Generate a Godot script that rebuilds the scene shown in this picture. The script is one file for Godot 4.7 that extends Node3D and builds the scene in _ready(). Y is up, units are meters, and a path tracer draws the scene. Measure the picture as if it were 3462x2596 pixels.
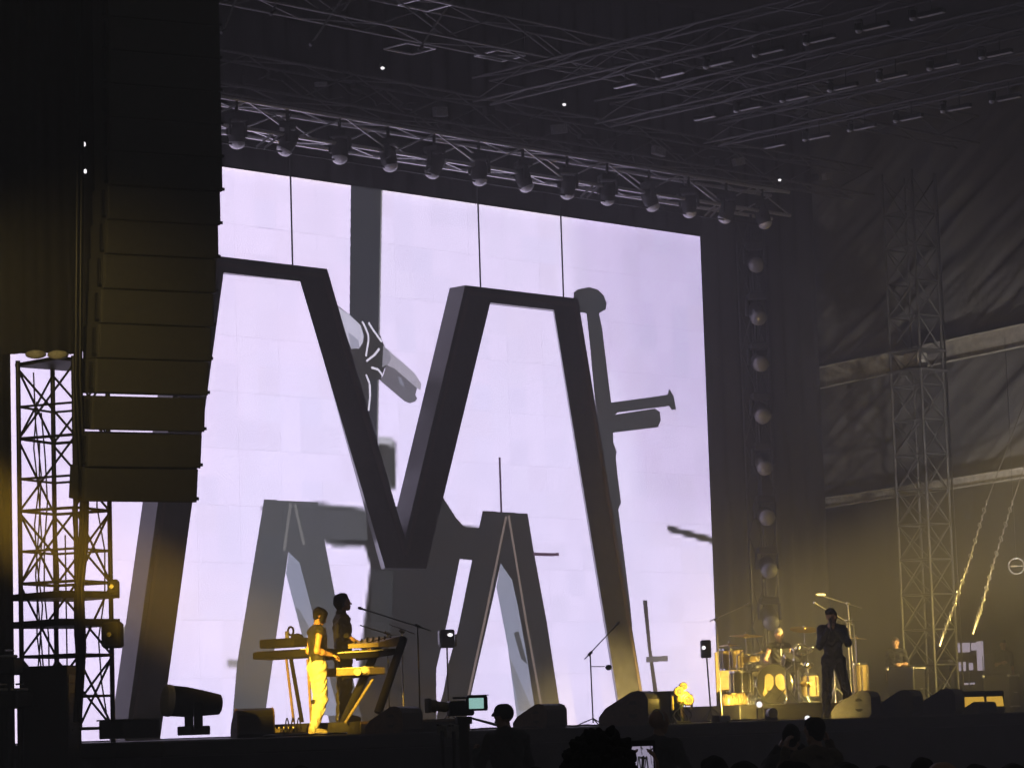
extends Node3D
# A festival stage at night: LED wall, giant letter, band, rig, wings, pit and crowd.
# World axes: x along the LED wall, y up, z from the wall towards the audience. Metres.

const DECK := 1.7          # height of the stage floor
const LETTER_X := -1.09    # centre line of the giant letter

var taken := {}
var mats := {}
var unit_bar: CylinderMesh
var unit_box: ArrayMesh


# ---------------------------------------------------------------- helpers: names and tags
func numbered(called: String) -> String:
	var n: int = taken.get(called, 0)
	taken[called] = n + 1
	return called if n == 0 else "%s_%03d" % [called, n]


func tag(o: Node, label: String, category: String, group := "", kind := "") -> Node:
	if label:
		o.set_meta("label", label)
	if category:
		o.set_meta("category", category)
	if group:
		o.set_meta("group", group)
	if kind:
		o.set_meta("kind", kind)
	return o


func thing(called: String, label: String, category: String, where := Vector3.ZERO, turn := 0.0, group := "") -> Node3D:
	var o := Node3D.new()
	o.name = numbered(called)
	add_child(o)
	o.position = where
	o.rotation.y = turn
	tag(o, label, category, group)
	return o


func put(mesh: Mesh, called: String, m: Material, parent: Node = null) -> MeshInstance3D:
	var o := MeshInstance3D.new()
	o.mesh = mesh
	o.name = called if parent else numbered(called)
	for i in mesh.get_surface_count():
		o.set_surface_override_material(i, m)
	(parent if parent else self).add_child(o, true)
	return o


func bar(called: String, a: Vector3, b: Vector3, r: float, m: Material, parent: Node) -> MeshInstance3D:
	var o := put(unit_bar, called, m, parent)
	var y := b - a
	var l := y.length()
	y = y / l
	var x := y.cross(Vector3.FORWARD if absf(y.z) < 0.9 else Vector3.RIGHT).normalized()
	o.transform = Transform3D(Basis(x * r, y * l, x.cross(y) * r), (a + b) / 2.0)
	return o


func block(called: String, centre: Vector3, size: Vector3, m: Material, parent: Node, chamfer := 0.008) -> MeshInstance3D:
	var k := MB.new()
	k.box(Vector3.ZERO, size, minf(chamfer, size[size.min_axis_index()] * 0.4))
	var o := put(k.mesh(), called, m, parent)
	o.position = centre
	return o


# ---------------------------------------------------------------- helpers: shapes
class MB:
	var v := PackedVector3Array()
	var n := PackedVector3Array()
	var uv := PackedVector2Array()
	var t := Transform3D()

	func tri(a: Vector3, b: Vector3, c: Vector3) -> void:   # a, b, c run counter-clockwise seen from outside
		a = t * a; b = t * b; c = t * c
		var w := (b - a).cross(c - a)
		if w.length_squared() < 1e-16:
			return
		w = w.normalized()
		v.append_array([a, c, b])
		n.append_array([w, w, w])

	func quad(a: Vector3, b: Vector3, c: Vector3, d: Vector3) -> void:
		tri(a, b, c)
		tri(a, c, d)

	func smooth(p: Array, q: Array) -> void:   # a triangle with its own normals
		v.append_array([t * p[0], t * p[2], t * p[1]])
		n.append_array([(t.basis * q[0]).normalized(), (t.basis * q[2]).normalized(), (t.basis * q[1]).normalized()])

	func box(c: Vector3, s: Vector3, e := 0.0) -> void:
		var h := s / 2.0
		if e <= 0.0:
			for ax in 3:
				for sg in [-1.0, 1.0]:
					var u := (ax + 1) % 3
					var w := (ax + 2) % 3
					var p := []
					for k in [[-1, -1], [1, -1], [1, 1], [-1, 1]]:
						var q := Vector3.ZERO
						q[ax] = h[ax] * sg
						q[u] = h[u] * k[0] * sg
						q[w] = h[w] * k[1]
						p.append(c + q)
					quad(p[0], p[1], p[2], p[3])
			return
		for ax in 3:
			var u := (ax + 1) % 3
			var w := (ax + 2) % 3
			for sg in [-1.0, 1.0]:
				var p := []
				for k in [[-1, -1], [1, -1], [1, 1], [-1, 1]]:
					var q := Vector3.ZERO
					q[ax] = h[ax] * sg
					q[u] = (h[u] - e) * k[0] * sg
					q[w] = (h[w] - e) * k[1]
					p.append(c + q)
				quad(p[0], p[1], p[2], p[3])
			for su in [-1.0, 1.0]:
				for sw in [-1.0, 1.0]:   # the chamfer between the u face and the w face, along ax
					var a := Vector3.ZERO
					a[u] = h[u] * su
					a[w] = (h[w] - e) * sw
					var b := Vector3.ZERO
					b[u] = (h[u] - e) * su
					b[w] = h[w] * sw
					var d := Vector3.ZERO
					d[ax] = h[ax] - e
					if su * sw > 0:
						quad(c + a - d, c + a + d, c + b + d, c + b - d) if false else quad(c + b - d, c + a - d, c + a + d, c + b + d)
					else:
						quad(c + a - d, c + b - d, c + b + d, c + a + d)

	func prism(poly: PackedVector2Array, z0: float, z1: float) -> void:   # poly in the x-y plane, z0 < z1
		if Geometry2D.is_polygon_clockwise(poly):
			poly = poly.duplicate()
			poly.reverse()
		var ix := Geometry2D.triangulate_polygon(poly)
		for i in range(0, ix.size(), 3):
			var a := poly[ix[i]]
			var b := poly[ix[i + 1]]
			var c := poly[ix[i + 2]]
			if (b - a).cross(c - a) < 0:
				var s := b
				b = c
				c = s
			tri(Vector3(a.x, a.y, z1), Vector3(b.x, b.y, z1), Vector3(c.x, c.y, z1))
			tri(Vector3(a.x, a.y, z0), Vector3(c.x, c.y, z0), Vector3(b.x, b.y, z0))
		for i in poly.size():
			var a := poly[i]
			var b := poly[(i + 1) % poly.size()]
			quad(Vector3(a.x, a.y, z0), Vector3(b.x, b.y, z0), Vector3(b.x, b.y, z1), Vector3(a.x, a.y, z1))

	func lathe(prof: PackedVector2Array, sides := 20) -> void:   # (radius, y) from bottom to top, about y
		for i in prof.size() - 1:
			var a := prof[i]
			var b := prof[i + 1]
			if a.distance_squared_to(b) < 1e-12:
				continue
			var nn := Vector2(b.y - a.y, a.x - b.x).normalized()
			for k in sides:
				var c0 := Vector2.from_angle(TAU * k / sides)
				var c1 := Vector2.from_angle(TAU * (k + 1) / sides)
				var p := [Vector3(a.x * c0.x, a.y, -a.x * c0.y), Vector3(a.x * c1.x, a.y, -a.x * c1.y), Vector3(b.x * c1.x, b.y, -b.x * c1.y), Vector3(b.x * c0.x, b.y, -b.x * c0.y)]
				var q0 := Vector3(nn.x * c0.x, nn.y, -nn.x * c0.y)
				var q1 := Vector3(nn.x * c1.x, nn.y, -nn.x * c1.y)
				if a.x > 1e-6:
					smooth([p[0], p[1], p[2]], [q0, q1, q1])
				if b.x > 1e-6:
					smooth([p[0], p[2], p[3]], [q0, q1, q0])

	func ball(c: Vector3, r: Vector3, rings := 10, sides := 14) -> void:
		var keep := t
		t = t * Transform3D(Basis.from_scale(r), c)
		var prof := PackedVector2Array()
		for i in rings + 1:
			prof.append(Vector2.from_angle(-PI / 2 + PI * i / rings))
		prof[0].x = 0.0
		prof[rings].x = 0.0
		for i in rings:
			var a := prof[i]
			var b := prof[i + 1]
			for k in sides:
				var c0 := Vector2.from_angle(TAU * k / sides)
				var c1 := Vector2.from_angle(TAU * (k + 1) / sides)
				var p := [Vector3(a.x * c0.x, a.y, -a.x * c0.y), Vector3(a.x * c1.x, a.y, -a.x * c1.y), Vector3(b.x * c1.x, b.y, -b.x * c1.y), Vector3(b.x * c0.x, b.y, -b.x * c0.y)]
				if a.x > 1e-6:
					smooth([p[0], p[1], p[2]], [p[0] / (r * r) * r, p[1], p[2]] if false else [p[0], p[1], p[2]])
				if b.x > 1e-6:
					smooth([p[0], p[2], p[3]], [p[0], p[2], p[3]])
		t = keep

	func tube(path: PackedVector3Array, radii, sides := 8, capped := true) -> void:
		var rings := []
		var x := Vector3.ZERO
		for i in path.size():
			var d := (path[mini(i + 1, path.size() - 1)] - path[maxi(i - 1, 0)]).normalized()
			if x == Vector3.ZERO:
				x = d.cross(Vector3.FORWARD if absf(d.z) < 0.9 else Vector3.RIGHT).normalized()
			x = (x - d * x.dot(d)).normalized()
			var y := d.cross(x)
			var r: float = radii if radii is float else radii[i]
			var ring := []
			for k in sides:
				var a := TAU * k / sides
				var w := x * cos(a) + y * sin(a)
				ring.append([path[i] + w * r, w])
			rings.append(ring)
		for i in rings.size() - 1:
			for k in sides:
				var a = rings[i][k]
				var b = rings[i][(k + 1) % sides]
				var c = rings[i + 1][(k + 1) % sides]
				var d = rings[i + 1][k]
				smooth([a[0], b[0], c[0]], [a[1], b[1], c[1]])
				smooth([a[0], c[0], d[0]], [a[1], c[1], d[1]])
		if capped:
			for k in range(1, sides - 1):
				tri(rings[0][0][0], rings[0][k + 1][0], rings[0][k][0])
				var e = rings[-1]
				tri(e[0][0], e[k][0], e[k + 1][0])

	func mesh() -> ArrayMesh:
		var a := []
		a.resize(Mesh.ARRAY_MAX)
		a[Mesh.ARRAY_VERTEX] = v
		a[Mesh.ARRAY_NORMAL] = n
		if uv.size() == v.size():
			a[Mesh.ARRAY_TEX_UV] = uv
		var m := ArrayMesh.new()
		m.add_surface_from_arrays(Mesh.PRIMITIVE_TRIANGLES, a)
		return m


func pairs(a: Array) -> PackedVector2Array:
	var p := PackedVector2Array()
	for i in range(0, a.size(), 2):
		p.append(Vector2(a[i], a[i + 1]))
	return p


func sheet(called: String, o: Vector3, u: Vector3, w: Vector3, nu: int, nw: int, bulge: Callable, m: Material, parent: Node = null) -> MeshInstance3D:
	# a hanging cloth: bulge(s, t) is how far it stands out along the normal, s and t run 0..1 along u and w; 8 mm thick
	var nrm := u.cross(w).normalized()
	var p := []
	for j in nw + 1:
		for i in nu + 1:
			var s := float(i) / nu
			var tt := float(j) / nw
			p.append(o + u * s + w * tt + nrm * bulge.call(s, tt))
	var g := []
	for j in nw + 1:
		for i in nu + 1:
			var a: Vector3 = p[j * (nu + 1) + mini(i + 1, nu)] - p[j * (nu + 1) + maxi(i - 1, 0)]
			var b: Vector3 = p[mini(j + 1, nw) * (nu + 1) + i] - p[maxi(j - 1, 0) * (nu + 1) + i]
			g.append(a.cross(b).normalized())
	var k := MB.new()
	for side in [0.004, -0.004]:
		for j in nw:
			for i in nu:
				var q := [j * (nu + 1) + i, j * (nu + 1) + i + 1, (j + 1) * (nu + 1) + i + 1, (j + 1) * (nu + 1) + i]
				if side < 0:
					q.reverse()
				var f := signf(side)
				var c := q.map(func(e): return p[e] + g[e] * side)
				var d := q.map(func(e): return g[e] * f)
				k.smooth([c[0], c[1], c[2]], [d[0], d[1], d[2]])
				k.smooth([c[0], c[2], c[3]], [d[0], d[2], d[3]])
	return put(k.mesh(), called, m, parent)


# ---------------------------------------------------------------- helpers: materials
func lin(r: float, g: float, b: float) -> Color:
	return Color(r, g, b).linear_to_srgb()


func mat(called: String, c: Color, rough := 0.7, metal := 0.0) -> StandardMaterial3D:
	if mats.has(called):
		return mats[called]
	var m := StandardMaterial3D.new()
	m.resource_name = called
	m.albedo_color = c
	m.roughness = rough
	m.metallic = metal
	mats[called] = m
	return m


func noisy(m: StandardMaterial3D, scale: float, low: float, freq := 0.02, relief := 0.0, seed_ := 1) -> StandardMaterial3D:
	# uneven tone and gloss in the stuff itself: grain, scuffs, dust
	var f := FastNoiseLite.new()
	f.seed = seed_
	f.frequency = freq
	f.fractal_octaves = 5
	var t := NoiseTexture2D.new()
	t.width = 256
	t.height = 256
	t.seamless = true
	t.noise = f
	var ramp := Gradient.new()
	ramp.set_color(0, Color(low, low, low))
	ramp.set_color(1, Color(1, 1, 1))
	t.color_ramp = ramp
	m.albedo_texture = t
	m.uv1_triplanar = true
	m.uv1_world_triplanar = true
	m.uv1_scale = Vector3.ONE * scale
	if relief > 0.0:
		m.heightmap_enabled = true
		m.heightmap_texture = t
		m.heightmap_scale = relief
	return m


func glow(called: String, c: Color, energy: float) -> StandardMaterial3D:
	var m := mat(called, Color(0.05, 0.05, 0.05), 0.4)
	m.emission_enabled = true
	m.emission = c
	m.emission_energy_multiplier = energy
	return m


func truss(o: Node3D, a: Vector3, b: Vector3, wide: Vector3, tall: Vector3, bay: float, rc: float, rb: float, m: Material) -> void:
	# four chords from a to b and a zigzag of braces on the four sides; a and b are the middle of the ends
	var cs := [-wide - tall, wide - tall, wide + tall, -wide + tall]
	for c in cs:
		bar("chord", a + c / 2.0, b + c / 2.0, rc, m, o)
	var n := maxi(1, roundi((b - a).length() / bay))
	for i in n:
		var p := a.lerp(b, float(i) / n)
		var q := a.lerp(b, float(i + 1) / n)
		for k in 4:
			var c0: Vector3 = cs[k] / 2.0
			var c1: Vector3 = cs[(k + 1) % 4] / 2.0
			if i % 2:
				bar("brace", p + c0, q + c1, rb, m, o)
			else:
				bar("brace", p + c1, q + c0, rb, m, o)


func aim(o: Node3D, from: Vector3, to: Vector3) -> void:
	o.transform = Transform3D(Basis.looking_at(to - from, Vector3.UP if absf((to - from).normalized().y) < 0.95 else Vector3.RIGHT), from)


const LAMP_X := [-4.9, -3.71, -2.45, -1.24, -0.05, 1.13, 2.34, 3.59, 4.75, 6.01, 7.22, 8.42, 9.59]
const MAST_Y := [11.39, 10.28, 9.22, 8.14, 7.07, 5.94, 4.86, 3.79]
const GAP_PANES := [[0.61, 3.165, 0.367, 0.213], [0.914, 3.173, 0.161, 0.169], [1.065, 2.961, 0.177, 0.652], [0.547, 2.743, 0.227, 0.199], [0.787, 2.734, 0.136, 0.16], [0.714, 2.355, 0.33, 0.041]]   # z, y, width, height
const AMBER_LEFT := 7600.0
const AMBER_TOWER := 18.0
const AMBER_DRUMS := 38.0
const AMBER_KIT := 17000.0
const AMBER_RIGHT := 200.0
const WING_WASH := 125.0
const CASE_X := 1.65
const CABLE_X := {1000: -8.57, 1330: -5.36, 560: -12.29, 760: -10.62, 1480: -2.74, 1640: -0.92}
const STAND_X := {1720: 4.05, 1596: 2.79, 1700: 3.54, 1806: 5.73}


# ---------------------------------------------------------------- the scene
func _ready() -> void:
	camera_and_light()
	make_tools()
	setting()
	led_screen()
	giant_letter()
	left_wing()
	rig()
	right_wing()
	stage_gear()
	keyboards()
	drum_riser()
	pit()
	people()


func camera_and_light() -> void:
	var cam := Camera3D.new()
	cam.name = "camera"
	cam.transform = Transform3D(Basis(Vector3(0.698183, -0.031774, 0.715214), Vector3(-0.059799, 0.992935, 0.102487), Vector3(-0.713418, -0.114324, 0.691350)), Vector3(-38.350449, 1.760000, 39.945395))
	cam.fov = 14.7698
	cam.near = 0.5
	cam.far = 400.0
	add_child(cam)
	cam.current = true
	var e := Environment.new()
	e.background_mode = Environment.BG_SKY
	var sky := Sky.new()
	var sm := ProceduralSkyMaterial.new()
	sm.sky_top_color = Color(0.2, 0.2, 0.205)
	sm.sky_horizon_color = Color(0.225, 0.22, 0.215)
	sm.ground_bottom_color = Color(0.03, 0.03, 0.03)
	sm.ground_horizon_color = Color(0.05, 0.05, 0.05)
	sky.sky_material = sm
	e.sky = sky
	e.background_energy_multiplier = 1.0
	e.tonemap_mode = Environment.TONE_MAPPER_LINEAR
	e.tonemap_exposure = 1.0
	e.sdfgi_enabled = true
	e.ssao_enabled = true
	e.ssil_enabled = true
	e.fog_enabled = true
	e.fog_density = 0.0115
	e.fog_light_color = Color(0.95, 0.95, 0.95)
	var w := WorldEnvironment.new()
	w.name = "environment"
	w.environment = e
	add_child(w)


func make_tools() -> void:
	unit_bar = CylinderMesh.new()
	unit_bar.top_radius = 1.0
	unit_bar.bottom_radius = 1.0
	unit_bar.height = 1.0
	unit_bar.radial_segments = 8
	unit_bar.rings = 0
	noisy(mat("black cloth", lin(0.022, 0.022, 0.024), 0.95), 0.6, 0.6, 0.03)
	noisy(mat("asphalt", lin(0.05, 0.05, 0.05), 0.95), 0.5, 0.5, 0.05)
	noisy(mat("deck black", lin(0.03, 0.03, 0.03), 0.6), 0.7, 0.5, 0.03)
	noisy(mat("aluminium", lin(0.8, 0.8, 0.82), 0.45, 0.4), 1.5, 0.75, 0.04)
	noisy(mat("dark steel", lin(0.09, 0.09, 0.095), 0.45, 0.6), 1.5, 0.55, 0.04)
	noisy(mat("black plastic", lin(0.02, 0.02, 0.021), 0.42), 2.0, 0.6, 0.05)
	noisy(mat("array paint", lin(0.11, 0.108, 0.1), 0.6), 0.8, 0.8, 0.04)
	noisy(mat("black paint", lin(0.018, 0.018, 0.018), 0.55), 1.2, 0.55, 0.04)
	noisy(mat("black grille", lin(0.012, 0.012, 0.012), 0.6, 0.2), 6.0, 0.4, 0.12)
	noisy(mat("grey cloth", lin(0.15, 0.15, 0.155), 0.85), 0.6, 0.82, 0.03)
	noisy(mat("white steel", lin(0.62, 0.6, 0.56), 0.5), 0.7, 0.7, 0.03)
	noisy(mat("bare wood", lin(0.32, 0.22, 0.13), 0.7), 1.4, 0.5, 0.03)
	noisy(mat("tower steel", lin(0.2, 0.2, 0.2), 0.5, 0.3), 1.5, 0.6, 0.04)
	mat("chrome", lin(0.75, 0.75, 0.75), 0.15, 1.0)
	mat("brass", lin(0.7, 0.5, 0.16), 0.28, 1.0)
	mat("lens", lin(0.25, 0.27, 0.3), 0.12)
	mat("mirror strip", lin(0.88, 0.88, 0.9), 0.35, 0.2)
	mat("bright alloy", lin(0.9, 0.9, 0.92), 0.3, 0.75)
	mat("lens dome", lin(0.82, 0.82, 0.85), 0.3)
	noisy(mat("canvas", lin(0.72, 0.69, 0.62), 0.7), 2.0, 0.75, 0.05)
	noisy(mat("canvas dark", lin(0.34, 0.29, 0.21), 0.6), 2.0, 0.7, 0.05)
	noisy(mat("wing cloth", lin(0.06, 0.056, 0.05), 0.95), 0.5, 0.6, 0.03)
	mat("grey cable", lin(0.2, 0.2, 0.2), 0.5)
	mat("sling", lin(0.14, 0.13, 0.11), 0.7)
	mat("chrome dull", lin(0.6, 0.59, 0.57), 0.35, 0.9)
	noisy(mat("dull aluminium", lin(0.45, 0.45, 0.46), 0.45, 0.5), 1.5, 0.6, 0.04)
	mat("rust label", lin(0.3, 0.1, 0.05), 0.6)
	mat("leaf", lin(0.06, 0.1, 0.025), 0.6)
	mat("yellow shell", lin(0.78, 0.6, 0.14), 0.4)
	mat("mast lens", lin(0.2, 0.2, 0.21), 0.35)
	var mb := mat("matte black", lin(0.011, 0.011, 0.011), 0.9)
	mb.metallic_specular = 0.2
	mat("ivory", lin(0.65, 0.62, 0.55), 0.35)
	mat("black lacquer", lin(0.015, 0.015, 0.016), 0.12)
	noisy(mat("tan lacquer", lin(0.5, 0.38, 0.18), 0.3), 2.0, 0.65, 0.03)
	mat("drum skin", lin(0.03, 0.03, 0.03), 0.4)
	mat("emblem", lin(0.62, 0.5, 0.25), 0.6)
	mat("skin", lin(0.42, 0.25, 0.17), 0.55)
	mat("eye", lin(0.02, 0.018, 0.016), 0.2)
	mat("lip", lin(0.25, 0.09, 0.075), 0.5)
	noisy(mat("vest", lin(0.022, 0.021, 0.02), 0.8), 2.2, 0.5, 0.022, 3.0)
	noisy(mat("pale trousers", lin(0.66, 0.64, 0.6), 0.75), 2.2, 0.75, 0.022, 3.0)
	noisy(mat("pale boots", lin(0.5, 0.46, 0.38), 0.6), 3.0, 0.6, 0.05)
	noisy(mat("black jacket", lin(0.02, 0.02, 0.021), 0.75), 2.2, 0.5, 0.022, 3.0)
	noisy(mat("black suit", lin(0.014, 0.014, 0.016), 0.6), 2.2, 0.5, 0.022, 3.0)
	noisy(mat("black trousers", lin(0.016, 0.016, 0.018), 0.8), 2.2, 0.5, 0.022, 3.0)
	noisy(mat("tan shirt", lin(0.2, 0.15, 0.09), 0.9), 2.2, 0.6, 0.022, 3.0)
	noisy(mat("dark hair", lin(0.012, 0.01, 0.009), 0.85), 12.0, 0.3, 0.1)
	noisy(mat("brown hair", lin(0.045, 0.028, 0.018), 0.85), 12.0, 0.3, 0.1)
	noisy(mat("grey hair", lin(0.36, 0.33, 0.28), 0.6), 12.0, 0.5, 0.1)
	noisy(mat("black cap", lin(0.015, 0.015, 0.016), 0.9), 4.0, 0.6, 0.05)
	noisy(mat("letter face", lin(0.11, 0.108, 0.106), 0.32), 0.5, 0.7, 0.03)
	mat("letter seam", lin(0.15, 0.115, 0.1), 0.5)


func structure(o: Node) -> void:
	o.set_meta("kind", "structure")


func setting() -> void:
	var k := MB.new()
	k.box(Vector3(-5, -0.1, 20), Vector3(160, 0.2, 130))
	structure(put(k.mesh(), "ground", mats["asphalt"]))
	k = MB.new()
	k.box(Vector3(2.0, DECK - 0.1, 2.8), Vector3(33.0, 0.2, 15.4), 0.02)
	structure(put(k.mesh(), "stage_floor", mats["deck black"]))
	var o: Node3D = sheet("stage_skirt", Vector3(-14.5, 0.0, 10.44), Vector3(33, 0, 0), Vector3(0, DECK - 0.21, 0), 300, 2, func(s, _t): return 0.018 * sin(s * 330.0) + 0.012 * sin(s * 151.0 + 1.0), mats["black cloth"])
	tag(o, "black cloth skirt hanging along the front edge of the stage", "skirt")
	o = sheet("backdrop", Vector3(-22, 0, -1.4), Vector3(36.4, 0, 0), Vector3(0, 19, 0), 400, 4, func(s, _t): return 0.06 * sin(s * 420.0) + 0.04 * sin(s * 173.0), mats["black cloth"])
	tag(o, "tall black drape closing the stage behind the screen", "drape")
	k = MB.new()
	k.box(Vector3(1, 17.4, 4.5), Vector3(44, 0.3, 18))
	structure(put(k.mesh(), "roof", mats["black cloth"]))


# ---------------------------------------------------------------- the LED wall and its picture
const SCREEN := Rect2(-9.1, 1.72, 17.8, 10.12)   # metres on the plane z = 0
const PIC := Vector2i(2048, 1164)


func fill_poly(im: Image, a: Array, c: Color) -> void:
	var p := pairs(a)
	for i in p.size():
		p[i] = Vector2((p[i].x - SCREEN.position.x) / SCREEN.size.x * PIC.x, (SCREEN.end.y - p[i].y) / SCREEN.size.y * PIC.y)
	var lo := p[0].y
	var hi := p[0].y
	for q in p:
		lo = minf(lo, q.y)
		hi = maxf(hi, q.y)
	for y in range(maxi(0, floori(lo)), mini(PIC.y - 1, ceili(hi)) + 1):
		var yy := y + 0.5
		var xs := PackedFloat32Array()
		for i in p.size():
			var s := p[i]
			var e := p[(i + 1) % p.size()]
			if (s.y <= yy) != (e.y <= yy):
				xs.append(s.x + (yy - s.y) / (e.y - s.y) * (e.x - s.x))
		xs.sort()
		for i in range(0, xs.size() - 1, 2):
			var x0 := clampi(roundi(xs[i]), 0, PIC.x)
			var x1 := clampi(roundi(xs[i + 1]), 0, PIC.x)
			if x1 > x0:
				im.fill_rect(Rect2i(x0, y, x1 - x0, 1), c)


func stroke(im: Image, a: Array, width: float, c: Color) -> void:
	for i in range(0, a.size() - 3, 2):
		var s := Vector2(a[i], a[i + 1])
		var e := Vector2(a[i + 2], a[i + 3])
		var w := (e - s).normalized().orthogonal() * width / 2.0
		fill_poly(im, [s.x + w.x, s.y + w.y, e.x + w.x, e.y + w.y, e.x - w.x, e.y - w.y, s.x - w.x, s.y - w.y], c)


func soften(im: Image, by: int) -> void:
	while by > 1:
		im.resize(im.get_width() / 2, im.get_height() / 2, Image.INTERPOLATE_BILINEAR)
		by /= 2
	im.resize(PIC.x, PIC.y, Image.INTERPOLATE_CUBIC)


func picture() -> Image:
	# the film shown on the wall: a small letter like the big one, a gloved hand with a tube, a hammer, nails and rods on white
	var im := Image.create(PIC.x, PIC.y, false, Image.FORMAT_RGB8)
	im.fill(Color8(226, 213, 247))
	var dark := Color8(36, 34, 34)
	var mid := Color8(74, 74, 78)
	var face := Color8(132, 134, 154)
	var pale := Color8(184, 180, 200)
	# white ground, the wall's dimming with viewing angle put into its colour
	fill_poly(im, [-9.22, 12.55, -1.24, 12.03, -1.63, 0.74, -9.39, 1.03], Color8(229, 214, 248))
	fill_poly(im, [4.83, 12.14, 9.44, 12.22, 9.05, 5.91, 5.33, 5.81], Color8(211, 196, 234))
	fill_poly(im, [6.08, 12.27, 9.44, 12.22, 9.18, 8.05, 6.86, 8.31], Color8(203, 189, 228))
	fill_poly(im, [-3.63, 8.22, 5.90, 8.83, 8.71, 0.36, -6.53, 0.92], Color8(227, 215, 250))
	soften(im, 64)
	# things out of focus
	fill_poly(im, [-0.78, 7.18, -0.42, 7.17, -0.31, 7.07, -0.34, 6.22, -0.78, 6.20], Color8(58, 57, 57))
	fill_poly(im, [-0.76, 7.18, -0.44, 7.17, -0.35, 7.11, -0.37, 6.98, -0.77, 7.04], Color8(168, 165, 178))
	fill_poly(im, [-3.70, 5.76, -2.26, 5.88, -1.00, 5.79, -1.02, 5.12, -1.94, 5.10], mid)
	fill_poly(im, [0.67, 5.59, 1.96, 5.51, 1.94, 4.87, 1.75, 4.96, 1.19, 4.95, 0.63, 4.72], dark)
	fill_poly(im, [-2.16, 5.21, -1.02, 5.20, -0.88, 5.04, -0.80, 4.61, -0.92, 1.55, -1.61, 1.57, -1.03, 4.76, -1.16, 5.13, -2.11, 5.20], dark)
	fill_poly(im, [7.32, 5.71, 9.02, 5.46, 9.01, 5.33, 7.32, 5.61], dark)
	fill_poly(im, [-4.53, 3.07, -4.19, 3.03, -4.19, 2.92, -4.53, 2.94], Color8(130, 128, 138))
	soften(im, 8)
	# lower letter, near leg and bar
	fill_poly(im, [-3.59, 5.90, -2.30, 5.89, -2.16, 5.20, -1.91, 4.09, -1.16, 1.22, -1.98, 1.25, -2.85, 4.66, -3.04, 4.97, -3.65, 2.21, -3.83, 1.31, -4.53, 1.33, -4.30, 3.00], mid)
	fill_poly(im, [-3.11, 4.59, -3.03, 4.97, -2.78, 4.79, -2.53, 4.01, -1.90, 2.03, -2.31, 2.04, -2.72, 3.34], face)
	fill_poly(im, [-2.90, 3.99, -2.80, 3.93, -2.59, 3.64, -2.64, 3.50, -2.72, 3.34], Color8(104, 106, 118))
	stroke(im, [-2.96, 5.84, -3.14, 5.00], 0.07, Color8(106, 104, 106))
	stroke(im, [-2.86, 5.84, -2.66, 5.11], 0.07, Color8(106, 104, 106))
	# the stem below the big V
	fill_poly(im, [-1.11, 5.71, 0.86, 6.12, 1.22, 5.71, 1.46, 5.52, 1.90, 5.53, 1.87, 4.89, 1.29, 4.93, 0.91, 3.74, 0.58, 2.85, 0.52, 1.00, -1.34, 1.06, -1.01, 4.76, -1.08, 5.16], Color8(36, 34, 34))
	fill_poly(im, [-1.01, 4.69, -0.45, 4.65, -0.60, 3.07, -1.09, 3.08], Color8(46, 46, 48))
	# lower letter, far half
	fill_poly(im, [1.95, 5.86, 3.19, 5.84, 3.32, 5.15, 3.63, 3.75, 3.93, 2.03, 4.04, 1.07, 3.36, 1.09, 2.84, 4.03, 2.70, 4.54, 2.40, 4.86, 2.00, 3.75, 1.49, 2.38, 1.10, 1.16, 0.54, 1.17, 0.56, 1.98, 0.76, 2.43, 0.91, 2.95, 1.18, 3.57, 1.63, 4.93], dark)
	fill_poly(im, [2.40, 4.86, 2.70, 4.54, 2.84, 4.03, 3.01, 3.23, 3.39, 1.09, 2.82, 1.10, 2.52, 3.27, 2.26, 4.40], face)
	fill_poly(im, [2.70, 3.52, 2.78, 3.55, 2.84, 3.54, 3.05, 2.92, 2.88, 3.02], Color8(70, 70, 74))
	fill_poly(im, [2.54, 3.08, 2.70, 2.84, 3.15, 2.03, 2.78, 2.03], Color8(118, 118, 128))
	stroke(im, [2.59, 5.77, 1.91, 3.75, 1.30, 2.02], 0.06, Color8(112, 98, 94))
	stroke(im, [2.66, 5.79, 3.05, 3.75, 3.43, 1.98], 0.06, Color8(112, 98, 94))
	# rods
	stroke(im, [2.46, 6.91, 2.46, 5.83], 0.055, Color8(58, 42, 58))
	stroke(im, [3.29, 5.05, 4.04, 5.06], 0.06, Color8(74, 52, 70))
	fill_poly(im, [6.47, 4.18, 6.60, 4.18, 6.67, 3.22, 6.85, 2.14, 6.71, 2.15, 6.57, 3.22], Color8(52, 46, 54))
	fill_poly(im, [6.51, 3.04, 7.17, 3.06, 7.17, 2.95, 6.50, 2.93], Color8(84, 80, 92))
	# the tall bar behind the hand, open to the dark above the wall
	fill_poly(im, [-1.27, 12.02, -0.46, 12.03, -0.77, 7.02, -0.73, 6.67, -1.07, 7.00, -1.40, 9.31], Color8(46, 46, 52))
	stroke(im, [-0.49, 11.85, -0.77, 7.19], 0.04, Color8(120, 118, 124))
	# gloved hand and tube
	fill_poly(im, [-1.70, 9.55, -1.09, 9.25, -0.62, 9.06, -0.51, 8.83, -0.31, 8.67, -0.55, 8.44, -0.65, 8.23, -0.93, 8.23, -0.89, 7.86, -1.00, 7.62, -1.30, 8.21, -1.53, 8.74], Color8(48, 46, 48))
	fill_poly(im, [-1.70, 9.53, -1.38, 9.39, -1.12, 9.22, -1.05, 9.03, -1.08, 8.90, -1.18, 8.78, -1.38, 8.77, -1.52, 9.07], pale)
	fill_poly(im, [-1.44, 9.07, -1.20, 8.95, -1.16, 8.80, -1.38, 8.76], Color8(150, 147, 166))
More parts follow.
